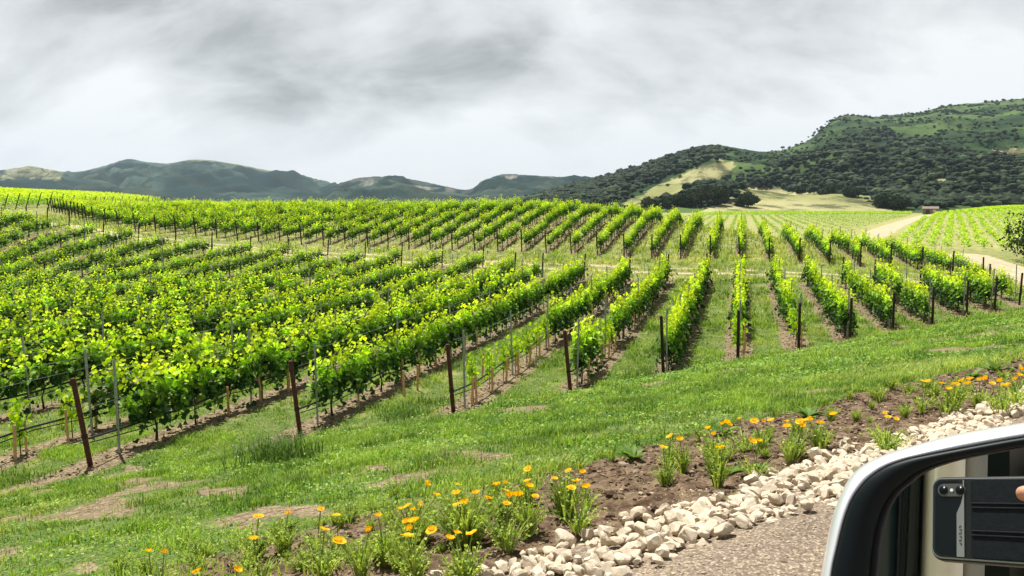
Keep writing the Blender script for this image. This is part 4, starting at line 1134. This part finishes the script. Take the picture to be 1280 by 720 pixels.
BK = [(1042, 800), (1039, 740), (1041, 712), (1047, 685), (1053, 660), (1059, 640), (1068, 620), (1083, 601), (1097, 590), (1111, 582), (1131, 575), (1153, 570), (1210, 559), (1280, 546.5), (1345, 538), (1410, 532), (1470, 532), (1515, 548), (1540, 590), (1548, 650), (1540, 745), (1512, 812), (1462, 856), (1380, 874), (1280, 881), (1190, 881), (1115, 871), (1066, 846)]
WH = [(1028, 805), (1024, 740), (1027, 712), (1032, 685), (1037, 660), (1043, 638), (1051, 617), (1062, 597), (1074, 585), (1088, 576), (1106, 568), (1126, 561.5), (1194, 543), (1280, 528), (1345, 517), (1415, 508), (1480, 508), (1535, 526), (1566, 580), (1576, 650), (1566, 755), (1535, 830), (1475, 880), (1385, 898), (1280, 905), (1180, 905), (1102, 893), (1050, 862)]
def catmull(pts, k=4):
    P = np.array(pts, float); n = len(P); o = []
    for i in range(n):
        p0, p1, p2, p3 = P[i-1], P[i], P[(i+1) % n], P[(i+2) % n]
        for t in np.arange(k)/k: o.append(.5*((2*p1)+(-p0+p2)*t+(2*p0-5*p1+4*p2-p3)*t*t+(-p0+3*p1-3*p2+p3)*t**3))
    return [tuple(q) for q in o]
def ring(pts, off, shrink=0., cen=None):
    L = [onplane(x, y, 0.) for x, y in pts]; c = cen or sum(L, Vector())/len(L)
    return [c2w(q+(c-q)*shrink-MN*off) for q in L]
def ringpx(pts, off): return [c2w(onplane(x, y, off)) for x, y in pts]
def loft(name, rings, mat, parent, cap0=False, cap1=False, smooth=True):
    b = bmesh.new(); rv = [[b.verts.new(p) for p in r_] for r_ in rings]; n = len(rv[0])
    for a, c in zip(rv, rv[1:]):
        for j in range(n): b.faces.new((a[j], a[(j+1) % n], c[(j+1) % n], c[j]))
    if cap0: b.faces.new(rv[0])
    if cap1: b.faces.new(rv[-1][::-1])
    bmesh.ops.recalc_face_normals(b, faces=b.faces); me = bpy.data.meshes.new(name); b.to_mesh(me); b.free(); me.materials.append(mat)
    me.polygons.foreach_set('use_smooth', [smooth]*len(me.polygons)); return link(name, me, parent)
M['paint'] = simple('white_car_paint', (.68, .72, .80), .28, .5, 0, 0, Coat_Weight=.6, Coat_Roughness=.08)
M['bezel'] = simple('mirror_bezel_plastic', (.003, .007, .009), .5, .22)
M['gasket'] = simple('mirror_gasket', (.002, .0025, .003), .5, .2)
M['mirror'] = simple('mirror_glass', (.93, .95, .94), .004, .5, 1.)
def build_mirror():
    car = empty('car', (0, 0, G1(0, 0)), label='white car with its black-rimmed side mirror jutting into the lower right corner', cat='car')
    def ow(o): o.matrix_parent_inverse = Matrix.Translation(-car.location); return o
    g = catmull(GL); bk = catmull(BK); wh = catmull(WH); cen = sum([onplane(x, y) for x, y in GL], Vector())/len(GL)
    mi = lambda a, b, t: [((x1*(1-t)+x2*t), (y1*(1-t)+y2*t)) for (x1, y1), (x2, y2) in zip(a, b)]
    ow(loft('mirror_glass', [ringpx(g, 0.), [p+(CR@MN)*.003 for p in ringpx(g, 0.)]], M['mirror'], car, True, True, False))
    gs = mi(g, bk, .16)
    ow(loft('mirror_gasket', [[p+(CR@MN)*.004 for p in ringpx(mi(g, bk, -.05), .0)], ringpx(mi(g, bk, -.02), .0025), ringpx(mi(g, bk, .06), .006), ringpx(gs, .007), [p+(CR@MN)*.02 for p in ringpx(gs, .0)]], M['gasket'], car))
    ow(loft('mirror_bezel', [[p+(CR@MN)*.02 for p in ringpx(gs, .0)], ringpx(mi(g, bk, .17), .007), ringpx(mi(g, bk, .3), .0085), ringpx(mi(g, bk, .6), .0095), ringpx(mi(g, bk, .9), .009), ringpx(bk, .0075), ringpx(bk, .002)], M['bezel'], car))
    h = ow(loft('mirror_housing', [ringpx(bk, .004), ringpx(mi(bk, wh, .12), .007), ringpx(mi(bk, wh, .4), .0055), ringpx(mi(bk, wh, .72), -.002), ringpx(mi(bk, wh, .93), -.014), ringpx(wh, -.028),
         ring(wh, -.055, .03, cen), ring(wh, -.085, .12, cen), ring(wh, -.11, .28, cen), ring(wh, -.125, .5, cen), ring(wh, -.13, .75, cen)], M['paint'], car, False, True))
    # mounting arm back to the door
    a0 = c2w(onplane(1420, 790, -.06)); a1 = c2w((.62, -.36, -.36))
    ow(link('mirror_arm', MB().tube([a0, (a0+a1)/2+Vector((0, 0, -.02)), a1], [.035, .03, .035], 10).me('mirror_arm', M['bezel'], True), car))
    # parts of the car that the glass looks back at: given where their reflections show, then put on the real side
    def panel(name, pts, dist, thick, mat, curve=0.):
        b = bmesh.new(); fr = []; bkv = []
        for (x, y), dd in zip(pts, dist if isinstance(dist, (list, tuple)) else [dist]*len(pts)):
            d = pdir(x, y); p = d*dd; fr.append(b.verts.new(c2w(reflect(p)))); bkv.append(b.verts.new(c2w(reflect(p*(1+thick/dd)))))
        n = len(fr); b.faces.new(fr); b.faces.new(bkv[::-1])
        for j in range(n): b.faces.new((fr[j], fr[(j+1) % n], bkv[(j+1) % n], bkv[j]))
        bmesh.ops.recalc_face_normals(b, faces=b.faces); me = bpy.data.meshes.new(name); b.to_mesh(me); b.free(); me.materials.append(mat)
        return ow(link(name, me, car))
    def curved(name, prof, ytop, ybot, mat, thick=.02):
        """vertical trim: prof = [(px_top, px_bottom, dist)]"""
        b = bmesh.new(); R_ = []
        for k in range(2):
            row = []
            for i in range(7):
                t = i/6; row.append([b.verts.new(c2w(reflect(pdir(pt*(1-t)+pb*t, ytop*(1-t)+ybot*t)*(dd+k*thick)))) for pt, pb, dd in prof])
            R_.append(row)
        for k in range(2):
            for i in range(6):
                for j in range(len(prof)-1): b.faces.new((R_[k][i][j], R_[k][i][j+1], R_[k][i+1][j+1], R_[k][i+1][j]))
        n = len(prof)-1
        for i in range(6):
            for j in (0, n): b.faces.new((R_[0][i][j], R_[0][i+1][j], R_[1][i+1][j], R_[1][i][j]))
        for i in (0, 6):
            for j in range(n): b.faces.new((R_[0][i][j], R_[0][i][j+1], R_[1][i][j+1], R_[1][i][j]))
        bmesh.ops.recalc_face_normals(b, faces=b.faces); me = bpy.data.meshes.new(name); b.to_mesh(me); b.free(); me.materials.append(mat)
        me.polygons.foreach_set('use_smooth', [True]*len(me.polygons)); return ow(link(name, me, car))
    cream = simple('cream_door_trim', (.80, .78, .66), .5, .4); seal = simple('window_seal_rubber', (.010, .020, .024), .45, .4)
    dark = simple('dark_cabin_trim', (.010, .018, .016), .7, .2); grey = simple('grey_pillar_trim', (.27, .27, .23), .6, .3)
    curved('door_pillar', [(1158, 1146, 1.28), (1172, 1160, 1.22), (1192, 1182, 1.20), (1208, 1200, 1.22)], 530, 880, cream)
    curved('pillar_trim', [(1208.5, 1200.5, 1.225), (1222, 1212, 1.24), (1236, 1226, 1.29)], 530, 880, grey)
    curved('window_seal', [(1140, 1122, 1.30), (1146, 1130, 1.26), (1153, 1139, 1.27), (1158, 1146, 1.31)], 520, 890, seal)
    curved('window_frame', [(1080, 1074, 1.36), (1100, 1094, 1.31), (1122, 1112, 1.30), (1134, 1118, 1.34)], 510, 890, simple('green_black_window_frame', (.018, .040, .045), .3, .5))
    panel('cabin_lining', [(1040, 470), (1620, 430), (1640, 960), (1000, 980)], [1.75, 1.6, 1.6, 1.75], .03, dark)
    curved('head_restraint', [(1262, 1262, 1.50), (1300, 1300, 1.42), (1380, 1380, 1.42), (1440, 1440, 1.5)], 545, 800, simple('dark_seat_cloth', (.022, .020, .018), .9, .1))
build_mirror()

def rbox(name, size, rad, mat, parent, loc, seg=4, bev=.002):
    b = bmesh.new(); bmesh.ops.create_cube(b, size=1, matrix=Matrix.Diagonal((*size, 1)))
    ez = [e for e in b.edges if abs((e.verts[0].co-e.verts[1].co).normalized().z) > .9]
    bmesh.ops.bevel(b, geom=ez, offset=rad, segments=seg, profile=.5, affect='EDGES')
    if bev:
        eo = [e for e in b.edges if len(e.link_faces) == 2 and e.calc_face_angle(0) > 1.]
        bmesh.ops.bevel(b, geom=eo, offset=bev, segments=2, profile=.5, affect='EDGES')
    me = bpy.data.meshes.new(name); b.to_mesh(me); b.free(); me.materials.append(mat)
    o = link(name, me, parent); o.location = loc; return o
def build_phone():
    """camera frame: x right, y up, z back. Phone lies behind the lens plane, lens flush with the case."""
    ph = empty('phone', CO, label='black phone in a ribbed dark case seen reflected in the side mirror', cat='phone'); ph.rotation_euler = camo.rotation_euler
    blk = simple('phone_case_shell', (.006, .007, .008), .35, .5); back = simple('phone_glass_back', (.003, .006, .009), .3, .25)
    lea = simple('case_leather', (.004, .008, .012), .6, .2, 0, 200, .2, .08); sil = simple('brushed_metal_strip', (.34, .35, .36), .4, .5, .6)
    cx, cy = .060, -.026; Z = .010
    rbox('case_shell', (.162, .080, .010), .011, blk, ph, (cx, cy, Z), 6, .002)
    rbox('frame_rim', (.1585, .0765, .0016), .0095, sil, ph, (cx, cy, Z-.0056), 6, 0)
    rbox('case_lip', (.156, .074, .0016), .0085, blk, ph, (cx, cy, Z-.0060), 6, 0)
    rbox('back_glass', (.0265, .0700, .0016), .006, back, ph, (cx-.0622, cy, Z-.0064), 4, 0)
    mb = MB(); vs = [(-.0485+cx, .036+cy), (-.0475+cx, .036+cy), (-.0475+cx, -.036+cy), (-.0545+cx, -.036+cy), (-.0545+cx, .004+cy), (-.0505+cx, .013+cy), (-.0487+cx, .02+cy)]
    a = [mb.bm.verts.new((x, y, Z-.0079)) for x, y in vs]; b_ = [mb.bm.verts.new((x, y, Z-.006)) for x, y in vs]
    mb.bm.faces.new(a); mb.bm.faces.new(b_[::-1])
    for j in range(len(a)): mb.bm.faces.new((a[j], a[(j+1) % len(a)], b_[(j+1) % len(a)], b_[j]))
    strip = link('metal_strip', mb.me('metal_strip', sil), ph)
    mk = MB()
    for k, (w_, h_) in enumerate(((.0016, .0006), (.0022, .0006), (.0022, .0006), (.0014, .0006), (.002, .0006), (.0016, .0006))):
        y = cy-.008-k*.0032; mk.box((cx-.0508, y, Z-.0081), (w_, h_, .0003)); mk.box((cx-.0508+(.0008 if k % 2 else -.0008), y-.0009, Z-.0081), (.0005, .0016, .0003))
    link('strip_marks', mk.me('strip_marks', blk), strip)
    rbox('leather_panel', (.118, .073, .0022), .003, lea, ph, (cx+.0175, cy, Z-.0066), 2, .0006)
    for yy in (.0135, .0095, -.012, -.016): rbox('panel_rib', (.116, .0016, .0014), .0003, lea, ph, (cx+.0175, cy+yy, Z-.0080), 1, .0004)
    bump = rbox('camera_module', (.027, .0125, .0016), .006, simple('module_glass', (.075, .085, .085), .2, .5), ph, (.0005, 0, Z-.0071), 6, .0004)
    for nm, x, r_, m_ in (('lens', -.0075, .0042, back), ('lens', .0085, .0042, back)):
        link(nm, MB().tube([(x, 0, -.0014), (x, 0, -.0003)], r_, 20).me('lens', m_, True), bump)
    link('flash', MB().tube([(.0005, 0, -.0013), (.0005, 0, -.0002)], .0016, 12).me('flash', simple('flash_lens', (.9, .88, .8), .3)), bump)
build_phone()

def build_hand():
    """hand gripping the far end of the phone, fingers curled over its back"""
    skin = simple('skin', (.56, .30, .20), .5, .35, 0, 60, .08, Subsurface_Weight=.1)
    t = empty('person', CO, label='hand holding the phone, only a fingertip showing in the side mirror', cat='person'); t.rotation_euler = camo.rotation_euler
    x0 = .128
    chains = [  # lists of (x,y,z,r) in the camera frame, wrist first
        [(.215, -.075, .05, .026), (.185, -.045, .045, .024)],
    ]
    b = bmesh.new(); skl = b.verts.layers.skin.verify()
    def chain(pts, root=None):
        prev = root
        for (x, y, z, r_) in pts:
            v = b.verts.new((x, y, z)); v[skl].radius = (r_, r_)
            if prev is not None: b.edges.new((prev, v))
            prev = v
        return prev
    w0 = b.verts.new((.235, -.175, .085)); w0[skl].radius = (.027, .027); w0[skl].use_root = True
    wr = chain([(.200, -.120, .065, .023), (.175, -.088, .048, .026)], w0)
    palm = chain([(.158, -.050, .036, .026)], wr)
    for (yk, ztip, x1, L) in ((-.008, -.001, .063, 1.), (-.032, -.001, .0845, 1.05), (-.050, -.001, .090, .98), (-.066, .0, .099, .85)):
        chain([(x1+.072, yk-.004, .024, .0105), (x1+.058, yk, .004, .0095), (x1+.024, yk+.002, -.0075, .0085), (x1, yk+.003, -.0062, .0072)], palm)
    chain([(.150, -.088, .034, .0125), (.128, -.082, .028, .0105), (.108, -.068, .025, .009)], wr)
    me = bpy.data.meshes.new('hand'); b.to_mesh(me); b.free(); me.materials.append(skin)
    o = link('hand', me, t)
    m = o.modifiers.new('skin', 'SKIN'); m.use_smooth_shade = True; s = o.modifiers.new('sub', 'SUBSURF'); s.levels = 2; s.render_levels = 2
    sl_ = simple('dark_sleeve', (.03, .035, .045), .9, .1)
    link('sleeve', MB().tube([(.230, -.150, .077), (.245, -.21, .10), (.27, -.33, .16), (.29, -.45, .24)], [.033, .040, .048, .055], 16).me('sleeve', sl_, True), t)
build_hand()

# ------------------------------------------------------------------ haze
def haze():
    m, t = newmat('haze'); v = t.n('ShaderNodeVolumePrincipled')
    t.put(v.inputs['Color'], (.66, .84, 1., 1)); t.put(v.inputs['Density'], .00007); t.put(v.inputs['Anisotropy'], .2)
    o = t.n('ShaderNodeOutputMaterial'); t.nt.links.new(v.outputs[0], o.inputs['Volume'])
    link('haze', MB().box((0, 0, 175), (11800, 11800, 430)).me('haze', m), kind='stuff', label='thin bluish haze lying over the whole valley', cat='haze')
haze()
